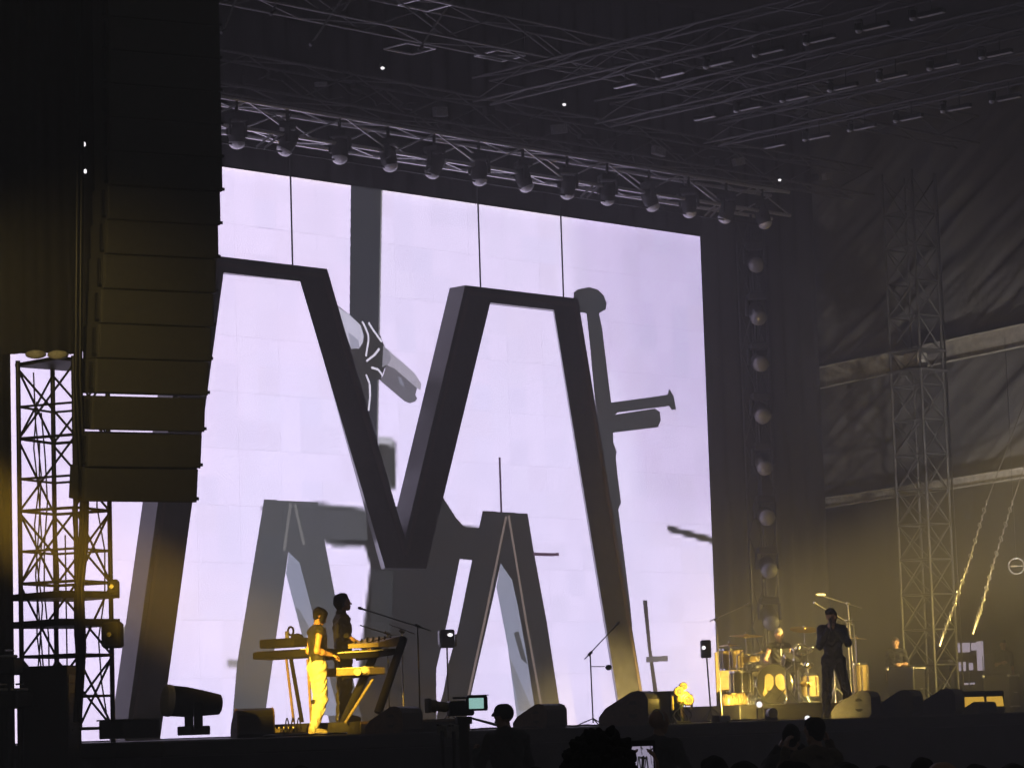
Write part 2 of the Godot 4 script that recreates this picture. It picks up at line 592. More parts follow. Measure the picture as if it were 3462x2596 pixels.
	fill_poly(im, [-0.56, 8.88, -0.43, 8.81, -0.31, 8.73, -0.04, 8.58, 0.23, 8.42, 0.40, 8.23, 0.38, 8.10, 0.28, 8.13, -0.29, 8.47, -0.54, 8.56], Color8(158, 152, 168))
	fill_poly(im, [-0.56, 8.88, -0.41, 8.78, -0.36, 8.65, -0.44, 8.54, -0.60, 8.47], Color8(132, 128, 142))
	fill_poly(im, [-0.49, 8.53, -0.29, 8.47, 0.29, 8.13, 0.24, 8.00, 0.29, 7.93, 0.22, 7.87, 0.08, 7.83, -0.06, 7.87, -0.67, 8.22, -0.58, 8.32], Color8(98, 94, 104))
	fill_poly(im, [-0.21, 8.32, -0.12, 8.31, -0.05, 8.19, -0.05, 8.13, -0.15, 8.18], Color8(124, 122, 138))
	for s in [[-1.08, 9.30, -1.01, 9.20, -0.94, 9.07, -0.93, 8.96, -1.01, 8.65], [-0.92, 9.29, -0.80, 9.15, -0.59, 8.95], [-1.00, 8.56, -0.79, 8.69, -0.66, 8.82], [-0.88, 8.45, -0.70, 8.42, -0.60, 8.32], [-1.02, 8.31, -0.93, 8.14, -0.93, 7.90, -0.98, 7.63]]:
		stroke(im, s, 0.045, Color8(214, 208, 228))
	# hammer and nails
	fill_poly(im, [4.73, 10.32, 4.86, 10.40, 5.20, 10.47, 5.45, 10.44, 5.62, 10.34, 5.70, 10.18, 5.67, 10.06, 5.46, 9.96, 5.54, 9.65, 5.73, 8.16, 7.03, 8.35, 7.47, 8.42, 7.53, 8.55, 7.66, 8.40, 7.72, 8.13, 7.59, 8.11, 7.50, 8.19, 7.24, 8.15, 5.92, 7.97, 5.83, 7.92, 7.06, 8.11, 7.21, 8.05, 7.23, 7.88, 7.13, 7.73, 5.75, 7.55, 5.75, 7.35, 5.84, 7.17, 5.81, 7.05, 5.85, 6.65, 5.92, 6.14, 5.57, 6.13, 5.25, 8.18, 5.16, 9.27, 5.09, 9.93, 4.90, 9.94, 4.71, 10.05], Color8(48, 47, 50))
	fill_poly(im, [5.37, 6.72, 5.83, 6.74, 5.91, 6.12, 5.83, 6.01, 6.08, 4.11, 6.12, 3.65, 5.89, 3.03, 5.65, 4.14], Color8(46, 45, 48))
	# ball beside the near leg
	var ball_ := []
	for i in 24:
		var q := Vector2(-6.55, 3.46) + Vector2(0.3, 0.3) * Vector2.from_angle(TAU * i / 24)
		ball_.append_array([q.x, q.y])
	fill_poly(im, ball_, Color8(120, 114, 110))
	# the tiles of the wall do not shine quite alike
	im.convert(Image.FORMAT_RGBA8)
	var rng := RandomNumberGenerator.new()
	rng.seed = 3
	for y in 20:
		for x in 36:
			var r := Rect2i(PIC.x * x / 36, PIC.y * y / 20, PIC.x * (x + 1) / 36 - PIC.x * x / 36, PIC.y * (y + 1) / 20 - PIC.y * y / 20)
			var veil := Image.create(r.size.x, r.size.y, false, Image.FORMAT_RGBA8)
			var c := rng.randf()
			veil.fill(Color(0.25 * c, 0.2, 0.35 * (1.0 - c), rng.randf_range(0.0, 0.035)))
			im.blend_rect(veil, Rect2i(Vector2i.ZERO, r.size), r.position)
	im.convert(Image.FORMAT_RGB8)
	# faint picture lines
	stroke(im, [-3.67, 10.82, -2.69, 10.83], 0.012, Color8(196, 184, 220))
	return im


func led_screen() -> void:
	var o := thing("led_screen", "huge bright LED wall showing a white film behind the giant letter", "screen")
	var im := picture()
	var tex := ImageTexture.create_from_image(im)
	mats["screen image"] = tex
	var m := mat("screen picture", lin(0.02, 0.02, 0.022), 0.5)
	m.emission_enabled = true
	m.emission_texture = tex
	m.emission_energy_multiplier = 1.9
	m.texture_repeat = false
	block("housing", Vector3(SCREEN.get_center().x, SCREEN.get_center().y, -0.2), Vector3(SCREEN.size.x + 0.1, SCREEN.size.y + 0.1, 0.3), mats["black paint"], o, 0.01)
	var nx := 18
	var ny := 10
	var gap := 0.0006
	for j in ny:
		for i in nx:
			var a := Vector2(float(i) / nx, float(j) / ny)
			var b := Vector2(float(i + 1) / nx, float(j + 1) / ny)
			var k := MB.new()
			var s := SCREEN.size
			var p0 := SCREEN.position + Vector2(a.x * s.x, (1.0 - b.y) * s.y) + Vector2(gap, gap)
			var p1 := SCREEN.position + Vector2(b.x * s.x, (1.0 - a.y) * s.y) - Vector2(gap, gap)
			k.quad(Vector3(p0.x, p0.y, 0), Vector3(p1.x, p0.y, 0), Vector3(p1.x, p1.y, 0), Vector3(p0.x, p1.y, 0))
			for q in k.v:
				k.uv.append(Vector2((q.x - SCREEN.position.x) / s.x, (SCREEN.end.y - q.y) / s.y))
			var rim := MB.new()
			for e in [[p0.x, p0.y, p1.x, p0.y], [p1.x, p0.y, p1.x, p1.y], [p1.x, p1.y, p0.x, p1.y], [p0.x, p1.y, p0.x, p0.y]]:
				rim.quad(Vector3(e[0], e[1], -0.045), Vector3(e[2], e[3], -0.045), Vector3(e[2], e[3], 0), Vector3(e[0], e[1], 0))
			var panel := put(rim.mesh(), "led_panel", mats["black plastic"], o)
			put(k.mesh(), "picture", m, panel)
	var l := AreaLight3D.new()
	l.name = "screen_light"
	l.area_size = SCREEN.size
	l.light_color = Color8(226, 213, 247)
	l.area_normalize_energy = false
	l.light_energy = 0.02
	l.shadow_enabled = true
	l.area_range = 60.0
	l.position = Vector3(SCREEN.get_center().x, SCREEN.get_center().y, 0.02)
	l.rotation.y = PI
	o.add_child(l)


# ---------------------------------------------------------------- the giant letter
func giant_letter() -> void:
	var o := thing("letter_sculpture", "giant dark letter M standing across the bright screen", "sculpture", Vector3(LETTER_X, DECK, 0.0))
	var f := pairs([-6.52, 0.0, -4.87, 8.3, -1.75, 8.3, 0, 3.5, 1.75, 8.3, 4.86, 8.3, 6.45, 0, 5.7, 0, 4.16, 8.02, 2.41, 8.02, 0.515, 2.95, -0.515, 2.95, -2.41, 8.02, -4.18, 8.02, -5.78, 0])
	var back := f.duplicate()
	for e in [[7, 0.40, 0.0], [8, 0.42, 0.05], [12, 0.42, 0.08], [11, 0.3, 0.0], [9, 0.0, 0.05], [13, 0.0, 0.05]]:
		back[e[0]] += Vector2(e[1], e[2])
	var z0 := 0.58
	var z1 := 1.0
	var k := MB.new()
	var s := MB.new()
	var ix := Geometry2D.triangulate_polygon(f)
	for i in range(0, ix.size(), 3):
		var a := [ix[i], ix[i + 1], ix[i + 2]]
		if (f[a[1]] - f[a[0]]).cross(f[a[2]] - f[a[0]]) < 0:
			a = [a[0], a[2], a[1]]
		k.tri(Vector3(f[a[0]].x, f[a[0]].y, z1), Vector3(f[a[1]].x, f[a[1]].y, z1), Vector3(f[a[2]].x, f[a[2]].y, z1))
		s.tri(Vector3(back[a[0]].x, back[a[0]].y, z0), Vector3(back[a[2]].x, back[a[2]].y, z0), Vector3(back[a[1]].x, back[a[1]].y, z0))
	for i in f.size():
		var j := (i + 1) % f.size()
		s.quad(Vector3(f[i].x, f[i].y, z1), Vector3(f[j].x, f[j].y, z1), Vector3(back[j].x, back[j].y, z0), Vector3(back[i].x, back[i].y, z0))
	put(k.mesh(), "front", mats["letter face"], o)
	put(s.mesh(), "side", mats["letter face"], o)
	# a thin strip let into the front, a hand's breadth inside the outer edges
	var strip := pairs([-6.38, 0.05, -4.77, 8.16, -1.84, 8.16, -0.02, 3.2])
	for mirror in [1.0, -1.0]:
		for i in 3:
			var a := strip[i]
			var b := strip[i + 1]
			var d := (b - a).normalized()
			var w := d.orthogonal() * 0.035
			var q := MB.new()
			q.prism(PackedVector2Array([Vector2((a + w).x * mirror, (a + w).y), Vector2((b + w).x * mirror, (b + w).y), Vector2((b - w).x * mirror, (b - w).y), Vector2((a - w).x * mirror, (a - w).y)]), z1 + 0.002, z1 + 0.012)
			put(q.mesh(), "strip", mats["letter seam"], o)
	for x in [-2.4, 2.36, 4.66]:
		bar("cable", Vector3(x, 8.3, 0.8), Vector3(x, 10.75, 0.8), 0.016, mats["dark steel"], o)


# ---------------------------------------------------------------- lamps
func moving_light(called: String, label: String, where: Vector3, group: String, up: float, size := 1.0, yaw := 0.0, tilt := 0.0, front := "lens dome") -> Node3D:
	# up = 1: standing on its base; up = -1: hanging under a truss. The head turns in the yoke by tilt.
	var o := thing(called, label, "stage light", where, yaw, group)
	var s := size
	block("base", Vector3(0, up * 0.06 * s, 0), Vector3(0.34, 0.12, 0.3) * s, mats["black plastic"], o, 0.015)
	var y := up * 0.36 * s
	for sx in [-1.0, 1.0]:
		block("yoke_arm", Vector3(sx * 0.19 * s, up * 0.25 * s, 0), Vector3(0.05, 0.30, 0.1) * s, mats["black plastic"], o, 0.012)
	var h := MB.new()
	h.t = Transform3D(Basis(Vector3.RIGHT, tilt), Vector3(0, y, 0))
	h.lathe(pairs([0, -0.2 * s, 0.09 * s, -0.2 * s, 0.13 * s, -0.17 * s, 0.155 * s, -0.05 * s, 0.155 * s, 0.1 * s, 0.14 * s, 0.16 * s, 0.13 * s, 0.2 * s, 0, 0.2 * s]), 20)
	var head := put(h.mesh(), "head", mats["black plastic"], o)
	var d := MB.new()
	d.t = h.t
	var prof := PackedVector2Array()
	for i in 7:
		var a := PI / 2 * i / 6
		prof.append(Vector2(0.15 * s * sin(a), -0.2 * s - 0.12 * s * cos(a) + 0.05 * s))
	d.lathe(prof, 20)
	put(d.mesh(), "lens", mats[front], head)
	return o


func spotlight(called: String, label: String, from: Vector3, to: Vector3, c: Color, energy: float, angle: float) -> void:
	var o := thing(called, label, "stage light", from)
	var k := MB.new()
	var b := Basis.looking_at(to - from, Vector3.UP)
	k.t = Transform3D(b * Basis(Vector3.RIGHT, -PI / 2), Vector3.ZERO)
	k.lathe(pairs([0, -0.5, 0.15, -0.5, 0.19, -0.42, 0.21, 0.0, 0.23, 0.06, 0.2, 0.06, 0.2, 0.0]), 24)
	put(k.mesh(), "housing", mats["black paint"], o)
	k = MB.new()
	k.t = Transform3D(b * Basis(Vector3.RIGHT, -PI / 2), Vector3.ZERO)
	k.lathe(pairs([0.199, 0.0, 0.12, 0.02, 0, 0.03]), 24)
	put(k.mesh(), "lens", glow("amber lens", c, 2.0), o)
	for sx in [-1.0, 1.0]:
		bar("bracket", b * Vector3(sx * 0.24, 0, 0.15), b * Vector3(sx * 0.24, 0, 0.15) + Vector3(0, 0.5, 0), 0.02, mats["dark steel"], o)
	var l := SpotLight3D.new()
	l.name = "beam"
	l.light_color = c
	l.light_energy = energy
	l.spot_angle = angle
	l.spot_angle_attenuation = 1.0
	l.spot_range = 60.0
	l.spot_attenuation = 2.0
	l.light_size = 0.15
	l.shadow_enabled = true
	l.transform = Transform3D(b, b * Vector3(0, 0, -0.12))
	o.add_child(l)


# ---------------------------------------------------------------- left wing: line array, tower, drapes
func left_wing() -> void:
	var amber := Color(1.0, 0.78, 0.24)
	spotlight("stage_spotlight", "amber follow spot on a distant side mast aimed at the keyboard players", Vector3(-31.0, 7.4, 17.5), Vector3(-9.85, 2.5, 8.35), amber, AMBER_LEFT, 2.7)
	spotlight("stage_spotlight", "amber spotlight high on the wing mast aimed down at the scaffold tower", Vector3(-20.9, 7.4, 13.8), Vector3(-15.3, 6.4, 9.8), Color(1.0, 0.86, 0.5), AMBER_TOWER, 24.0)
	# line array: cabinets hung below each other, the lower ones tipped down
	var o := thing("line_array", "tall black column of stacked loudspeakers hanging before the stage", "loudspeaker", Vector3(-14.525, 4.769, 10.064))
	var turn := Basis(Vector3.UP, -0.30)
	var p := Vector3.ZERO
	var n := 18
	for i in n:
		var pitch := deg_to_rad(lerpf(9.5, 0.5, clampf(i / 7.0, 0.0, 1.0)))
		var h := 0.432
		var gap := 0.03 if i in [1, 2] else 0.002
		var b := turn * Basis(Vector3.RIGHT, pitch)
		p += b * Vector3(0, h / 2.0, 0)
		var c := Node3D.new()
		c.name = "cabinet"
		o.add_child(c, true)
		c.transform = Transform3D(b, p + b * Vector3(0, 0, -0.1))
		block("box", Vector3.ZERO, Vector3(1.54, h, 0.56), mats["array paint"], c, 0.006)
		block("grille", Vector3(0, 0, 0.283), Vector3(1.5, h - 0.02, 0.012), mats["array paint"], c, 0.004)
		for sx in [-1.0, 1.0]:
			block("rigging_plate", Vector3(sx * 0.775, 0, 0.14), Vector3(0.03, h * 0.8, 0.09), mats["dark steel"], c, 0.004)
			bar("pin", Vector3(sx * 0.76, -h * 0.4, 0.2), Vector3(sx * 0.825, -h * 0.4, 0.2), 0.022, mats["dark steel"], c)
		p += b * Vector3(0, h / 2.0 + gap, 0) + turn * Vector3(0.02, 0, 0.036) * (1.0 if i < 9 else 0.0)
	var k := MB.new()
	var path := PackedVector3Array()
	for q in [Vector3(-15.686, 11.423, 10.545), Vector3(-15.564, 9.323, 10.324), Vector3(-15.463, 7.457, 10.119), Vector3(-15.397, 6.290, 9.994), Vector3(-15.308, 5.355, 9.931), Vector3(-15.244, 4.771, 9.900), Vector3(-15.217, 4.188, 9.832), Vector3(-15.223, 3.664, 9.740), Vector3(-15.157, 2.905, 9.683), Vector3(-15.141, 1.973, 9.544)]:
		path.append(q)
	k.tube(path, 0.035, 8)
	k.t.origin = Vector3(0.05, 0, 0.02)
	k.tube(path, 0.028, 8)
	tag(put(k.mesh(), "power_cable", mats["black plastic"]), "thick black cable bundle hanging beside the loudspeaker column", "cable")
	# scaffold tower
	o = thing("scaffold_tower", "dark scaffold tower seen against the bright screen under the loudspeakers", "tower", Vector3(-14.580, 1.791, 8.647))
	var ground := -o.position.y
	var R := 0.6
	var legs := []
	for a in [0.0, 90.0, 180.0, 270.0]:
		var q := Vector3(R, 0, 0).rotated(Vector3.UP, deg_to_rad(a + 66.0))
		legs.append(q)
		bar("leg", q + Vector3(0, ground, 0), q + Vector3(0, 4.93, 0), 0.032, mats["dark steel"], o)
	for i in 5:
		var y0 := 0.1 + i * 0.95
		for s in 4:
			var a: Vector3 = legs[s]
			var b: Vector3 = legs[(s + 1) % 4]
			bar("rail", a + Vector3(0, y0, 0), b + Vector3(0, y0, 0), 0.02, mats["dark steel"], o)
			bar("rail", a + Vector3(0, y0 + 0.42, 0), b + Vector3(0, y0 + 0.42, 0), 0.016, mats["dark steel"], o)
			bar("brace", a + Vector3(0, y0, 0), b + Vector3(0, y0 + 0.92, 0), 0.016, mats["dark steel"], o)
			if i % 2 == 0:
				bar("brace", b + Vector3(0, y0, 0), a + Vector3(0, y0 + 0.92, 0), 0.016, mats["dark steel"], o)
	for y in [1.47, 1.83]:
		block("platform", Vector3(0, y, 0), Vector3(1.0, 0.09, 1.0), mats["black paint"], o)
	# hoist and cable clutter tied into the tower
	var rng := RandomNumberGenerator.new()
	rng.seed = 5
	for i in 9:
		var q: Vector3 = (legs[i % 4] as Vector3).lerp(legs[(i + 1) % 4], rng.randf())
		path = PackedVector3Array()
		var y1 := rng.randf_range(2.5, 4.8)
		for j in 8:
			path.append(q * (0.9 + 0.12 * sin(j * 1.7 + i)) + Vector3(0, y1 - j * (y1 - 0.1) / 7.0, 0))
		k = MB.new()
		k.tube(path, 0.011, 6)
		put(k.mesh(), "cable", mats["black plastic"], o)
	# pale cases on the top platform
	block("platform", Vector3(0, 4.9, 0), Vector3(0.9, 0.05, 0.9), mats["black paint"], o)
	var pads := [["sandbag", Vector3(-15.172, 6.733, 8.854), "small amber lit sandbag on the corner of the scaffold tower top"], ["sandbag", Vector3(-15.090, 6.692, 9.220), "larger amber lit sandbag on the scaffold tower top beside the cable"]]
	for e in pads:
		k = MB.new()
		k.ball(Vector3.ZERO, Vector3(0.15 if e == pads[0] else 0.2, 0.055, 0.14), 8, 14)
		var s := put(k.mesh(), e[0], mats["canvas"])
		s.position = e[1] + Vector3(0, 0.02, 0)
		s.rotation.y = 0.9
		tag(s, e[2], "sandbag", "sandbags on the tower")
	# lamps and racks on the tower
	for e in [[Vector3(-14.505, 3.076, 9.516), 0.42, "boxy black floodlight clamped low on the scaffold tower"], [Vector3(-14.534, 3.692, 9.588), 0.24, "small black floodlight clamped high on the scaffold tower leg"]]:
		var f := thing("floodlight", e[2], "floodlight", e[0], 0.7, "floodlights on the tower")
		block("housing", Vector3.ZERO, Vector3(e[1] * 0.62, e[1] * 0.8, e[1] * 0.6), mats["matte black"], f, 0.03)
		block("lens", Vector3(e[1] * 0.32, 0, 0), Vector3(0.02, e[1] * 0.6, e[1] * 0.45), mats["matte black"], f)
		bar("clamp", Vector3(-e[1] * 0.2, 0, 0), Vector3(-e[1] * 0.55, 0, 0), 0.03, mats["dark steel"], f)
	o = thing("amplifier_rack", "dark amplifier rack at the foot of the scaffold tower", "rack", Vector3(-15.151, 1.779, 9.069), 0.6)
	var rack_low := -o.position.y
	block("case", Vector3(0, (0.92 + rack_low) / 2.0, 0), Vector3(0.58, 0.92 - rack_low, 0.6), mats["black paint"], o, 0.02)
	for i in 6:
		block("panel", Vector3(0, 0.1 + i * 0.13, 0.302), Vector3(0.48, 0.11, 0.01), mats["dark steel"], o)
		bar("knob", Vector3(-0.16 + 0.05 * i, 0.1 + i * 0.13, 0.305), Vector3(-0.16 + 0.05 * i, 0.1 + i * 0.13, 0.325), 0.014, mats["chrome"], o)
	for i in 3:
		var q: Vector3 = [Vector3(-15.834, 2.698, 9.094), Vector3(-15.719, 2.275, 9.143), Vector3(-15.842, 2.280, 9.017)][i]
		var f := thing("effects_unit", ["small dim machine with a shiny lid on the far wing stand", "small dim machine low by the amplifier rack", "small dim machine at the foot of the wing drape"][i], "machine", q, 0.5 + i, "dim machines by the wing drape")
		block("body", Vector3.ZERO, Vector3(0.3, 0.22, 0.26), mats["black plastic"], f, 0.03)
		block("lid", Vector3(0, 0.13, 0), Vector3(0.2, 0.035, 0.16), mats["aluminium"], f, 0.01)
		bar("handle", Vector3(-0.1, 0.2, 0), Vector3(0.1, 0.2, 0.02), 0.012, mats["chrome"], f)
		bar("stand", Vector3(0, -0.11, 0), Vector3(0, -q.y, 0), 0.03, mats["dark steel"], f)
	# drapes that mask the wing
	var c: Vector3 = Vector3(-15.462, 6.926, 7.139)
	var d: Vector3 = Vector3(-13.875, 6.885, 8.771)
	c.y = d.y
	o = sheet("wing_drape", c, d - c, Vector3(0, 7.0, 0), 90, 6, func(s, t): return (0.1 * sin(s * 17.0 + 2.2 * sin(s * 7.0) + 0.8 * sin(t * 3.0)) + 0.03 * sin(s * 61.0 + 3.0 * sin(s * 11.0))) * (1.0 - 0.3 * t), mats["wing cloth"])
	tag(o, "dark drape hanging above the scaffold tower, amber light at its hem", "drape")
	c = Vector3(-15.416, 1.555, 6.877)
	d = Vector3(-14.685, 1.521, 7.626)
	c.y = 0.0
	d.y = 0.0
	o = sheet("wing_drape", c, d - c, Vector3(0, 7.2, 0), 50, 6, func(s, _t): return 0.06 * sin(s * 37.0) + 0.03 * sin(s * 71.0), mats["black cloth"])
	tag(o, "black drape at the far side of the scaffold tower reaching the ground", "drape")
	# bright work lamps seen past the array
	for e in [Vector3(-14.977, 9.371, 9.636), Vector3(-14.926, 9.083, 9.641)]:
		var f := thing("work_light", "tiny white work light glinting high beside the loudspeaker column" if e == Vector3(-14.977, 9.371, 9.636) else "lower tiny white work light beside the loudspeaker column", "work light", e, 0.0, "work lights beside the loudspeakers")
		block("housing", Vector3(0, 0.02, -0.06), Vector3(0.16, 0.2, 0.1), mats["black paint"], f)
		for s in ([[-0.03, 0.06, 0.035], [0.045, 0.07, 0.03], [-0.02, -0.07, 0.05]] if e == Vector3(-14.977, 9.371, 9.636) else [[0.0, 0.0, 0.03]]):
			k = MB.new()
			k.ball(Vector3(s[0], s[1], 0), Vector3(s[2] * 0.8, s[2], 0.012), 6, 10)
			put(k.mesh(), "bulb", glow("white lamp", Color(1, 0.98, 1), 2.0), f)


# ---------------------------------------------------------------- the rig over the stage
func rig() -> void:
	var al: Material = mats["aluminium"]
	var o := thing("front_truss", "bright lit lattice truss carrying a row of lamps above the screen", "truss")
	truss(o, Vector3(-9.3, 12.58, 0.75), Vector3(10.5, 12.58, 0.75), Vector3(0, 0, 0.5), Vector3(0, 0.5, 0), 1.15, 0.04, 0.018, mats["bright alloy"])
	var order := ["first", "second", "third", "fourth", "fifth", "sixth", "seventh", "eighth", "ninth", "tenth", "eleventh", "twelfth", "thirteenth"]
	for i in LAMP_X.size():
		var x: float = LAMP_X[i]
		var l := moving_light("moving_light", "%s lamp from the loudspeaker column in the row over the screen" % order[i], Vector3(x, 12.56, 1.0), "lamps in a row over the screen", -1.0, 0.98, 1.1 * sin(i * 2.3), 0.05 + 0.45 * sin(i * 1.9))
		bar("clamp", Vector3(0, 0, 0), Vector3(0, 0.25, 0), 0.03, mats["dark steel"], l)
	# a pipe below the truss, and hoist struts
	for i in 4:
		var x: float = [-4.05, 0.1, 4.35, 8.1][i]
		bar("strut", Vector3(x, 12.33, 1.0), Vector3(x - 0.42, 12.02, 1.0), 0.022, mats["bright alloy"], o)
		bar("strut", Vector3(x + 0.18, 12.33, 1.0), Vector3(x - 0.24, 12.02, 1.0), 0.022, mats["bright alloy"], o)
	bar("pipe", Vector3(-9.0, 12.02, 1.0), Vector3(9.4, 12.02, 1.0), 0.018, mats["dark steel"], o)
	# upper back truss, darker
	o = thing("back_truss", "dim lattice truss above and behind the lamp row", "truss")
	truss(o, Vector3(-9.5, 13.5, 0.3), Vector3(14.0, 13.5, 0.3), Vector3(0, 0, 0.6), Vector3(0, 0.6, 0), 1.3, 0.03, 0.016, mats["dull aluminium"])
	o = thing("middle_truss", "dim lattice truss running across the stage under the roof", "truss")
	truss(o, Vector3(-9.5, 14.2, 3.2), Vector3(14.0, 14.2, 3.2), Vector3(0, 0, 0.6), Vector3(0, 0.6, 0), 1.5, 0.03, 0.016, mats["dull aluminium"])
	# three rafters towards the audience with light bars and hanging heads
	var names := ["nearest the loudspeaker column", "in the middle of the roof", "farthest from the loudspeaker column"]
	var who := ["roof rafter nearest the loudspeakers", "middle roof rafter", "roof rafter farthest from the loudspeakers"]
	var nth := ["innermost", "second", "third", "fourth", "fifth", "sixth", "outermost"]
	for r in 3:
		var x: float = [0.45, 3.8, 7.05][r]
		o = thing("rafter", "dim roof rafter %s" % names[r], "truss", Vector3.ZERO, 0.0, "roof rafters")
		truss(o, Vector3(x, 13.55, 1.8), Vector3(x, 13.55, 13.0), Vector3(0.45, 0, 0), Vector3(0, 0.45, 0), 1.4, 0.026, 0.014, mats["tower steel"])
		for i in 7:
			var z: float = [5.4, 4.4, 3.45][r] + i * 1.12
			var b := thing("light_bar", "%s pale light bar under the %s" % [nth[i], who[r]], "light bar", Vector3(x, 13.02, z), 0.0, "light bars under the rafters")
			block("housing", Vector3(0, 0.035, 0), Vector3(0.09, 0.07, 0.52), mats["black plastic"], b, 0.01)
			block("strip", Vector3(0, -0.006, 0), Vector3(0.085, 0.012, 0.5), mats["mirror strip"], b, 0.003)
			bar("hanger", Vector3(0, 0.07, 0), Vector3(0, 0.32, 0), 0.012, mats["dark steel"], b)
			if i < 6:
				moving_light("rafter_light", "%s small lamp hanging from the %s" % [nth[i], who[r]], Vector3(x + 0.28, 13.3, z + 0.55), "small lamps hanging from the rafters", -1.0, 0.38, 0.4 * i, 0.2)
	# open frames and stays up near the roof
	var frames := [[Vector3(-2.618, 14.400, 3.483), "upper open metal frame hanging under the roof"], [Vector3(-1.681, 14.000, 2.099), "lone open metal frame hanging above the lamp row"], [Vector3(0.025, 14.000, 2.718), "crossed open metal frame hanging beside the lone frame"]]
	for i in 3:
		o = thing("hanging_frame", frames[i][1], "frame", frames[i][0], 0.0, "open frames under the roof")
		var c := [Vector3(-0.36, 0, -0.3), Vector3(0.36, 0, -0.3), Vector3(0.36, 0, 0.3), Vector3(-0.36, 0, 0.3)]
		for s in 4:
			bar("side", c[s], c[(s + 1) % 4], 0.022, mats["bright alloy"], o)
			bar("cable", c[s], c[s] + Vector3(0, 3.1, 0), 0.006, mats["dark steel"], o)
		if i == 2:
			bar("cross_bar", c[0], c[2], 0.018, al, o)
	var stays := [[Vector3(-7.290, 13.240, 3.500), Vector3(-6.889, 14.050, 3.500)], [Vector3(-6.209, 13.715, 3.500), Vector3(-5.969, 14.197, 3.500)], [Vector3(-5.331, 13.322, 3.500), Vector3(-4.490, 14.351, 3.500)], [Vector3(-4.610, 13.959, 3.500), Vector3(-4.294, 14.382, 3.500)], [Vector3(-2.778, 13.609, 3.500), Vector3(-1.793, 14.777, 3.500)]]
	var which := ["closest to the loudspeaker column", "second from the loudspeaker column", "third from the loudspeaker column", "fourth from the loudspeaker column", "ending at the lone open frame"]
	for i in stays.size():
		var e: Array = stays[i]
		o = thing("roof_stay", "thin slanting metal stay under the roof, %s" % which[i], "stay", Vector3.ZERO, 0.0, "slanting stays under the roof")
		bar("rod", e[0], e[0] + (e[1] - e[0]) * 1.6, 0.02, al, o)
		bar("hook", e[0] + Vector3(-0.05, -0.05, 0), e[0] + Vector3(0.05, 0.03, 0), 0.03, mats["dark steel"], o)
	for e in [[Vector3(-3.423, 13.201, 3.200), "over the lamp row near the open frames"], [Vector3(1.199, 13.150, 3.200), "over the middle of the lamp row"], [Vector3(9.955, 13.003, 1.200), "past the end of the lamp row"]]:
		o = thing("pilot_light", "tiny white pilot light %s" % e[1], "pilot light", e[0], 0.0, "tiny white lights under the roof")
		block("housing", Vector3(0, 0.05, 0), Vector3(0.09, 0.06, 0.09), mats["black plastic"], o)
		var k := MB.new()
		k.ball(Vector3(0, 0, 0), Vector3(0.036, 0.026, 0.036), 6, 10)
		put(k.mesh(), "bulb", glow("white lamp", Color(1, 0.98, 1), 2.0), o)
		bar("wire", Vector3(0, 0.08, 0), Vector3(0, 1.0, 0), 0.006, mats["dark steel"], o)
	# cables and small clutter along the truss tops
	var rng := RandomNumberGenerator.new()
	rng.seed = 11
	for i in 26:
		var x := -7.0 + i * 0.62
		var p := PackedVector3Array()
		var y := rng.randf_range(12.9, 13.6)
		for j in 7:
			p.append(Vector3(x + j * 0.12, y - 0.14 * sin(PI * j / 6.0) - 0.02 * j * rng.randf(), rng.randf_range(0.5, 0.62)))
		var k := MB.new()
		k.tube(p, 0.014, 6)
		put(k.mesh(), "cable", mats["grey cable"], get_node("front_truss"))
	for i in 22:
		var x := -8.5 + i * 1.0
		var f := block("distribution_box", Vector3(x + rng.randf_range(-0.3, 0.3), 13.3 + rng.randf_range(0.0, 0.25), 0.7), Vector3(rng.randf_range(0.18, 0.4), rng.randf_range(0.08, 0.2), 0.12), mats["dark steel"] if i % 3 else al, get_node("back_truss"), 0.01)
		f.rotation.z = rng.randf_range(-0.25, 0.25)
	# column of lamps beside the screen
	o = thing("lamp_mast", "dark vertical lattice mast standing beside the screen edge", "truss")
	truss(o, Vector3(9.75, DECK, 0.5), Vector3(9.75, 12.3, 0.5), Vector3(0.4, 0, 0), Vector3(0, 0, 0.4), 1.0, 0.026, 0.014, mats["dark steel"])
	for i in 8:
		var y: float = MAST_Y[i]
		var l := moving_light("mast_light", "%s lamp from the top on the mast beside the screen" % order[i], Vector3(9.45, y * 0.98 + 0.5, 0.85), "lamps down the mast beside the screen", -1.0, 1.15, -0.7, -1.1 + 0.25 * sin(i * 2.1), "mast lens")
		bar("clamp", Vector3(0, 0, 0), Vector3(0, 0, -0.12), 0.04, mats["dark steel"], l)
		if i in [2, 3, 4, 6]:
			var k := MB.new()
			k.ball(Vector3(-0.22, -0.3, 0.02), Vector3(0.018, 0.045, 0.018), 6, 8)
			put(k.mesh(), "status_lamp", glow("white lamp", Color(1, 0.98, 1), 2.0), l)


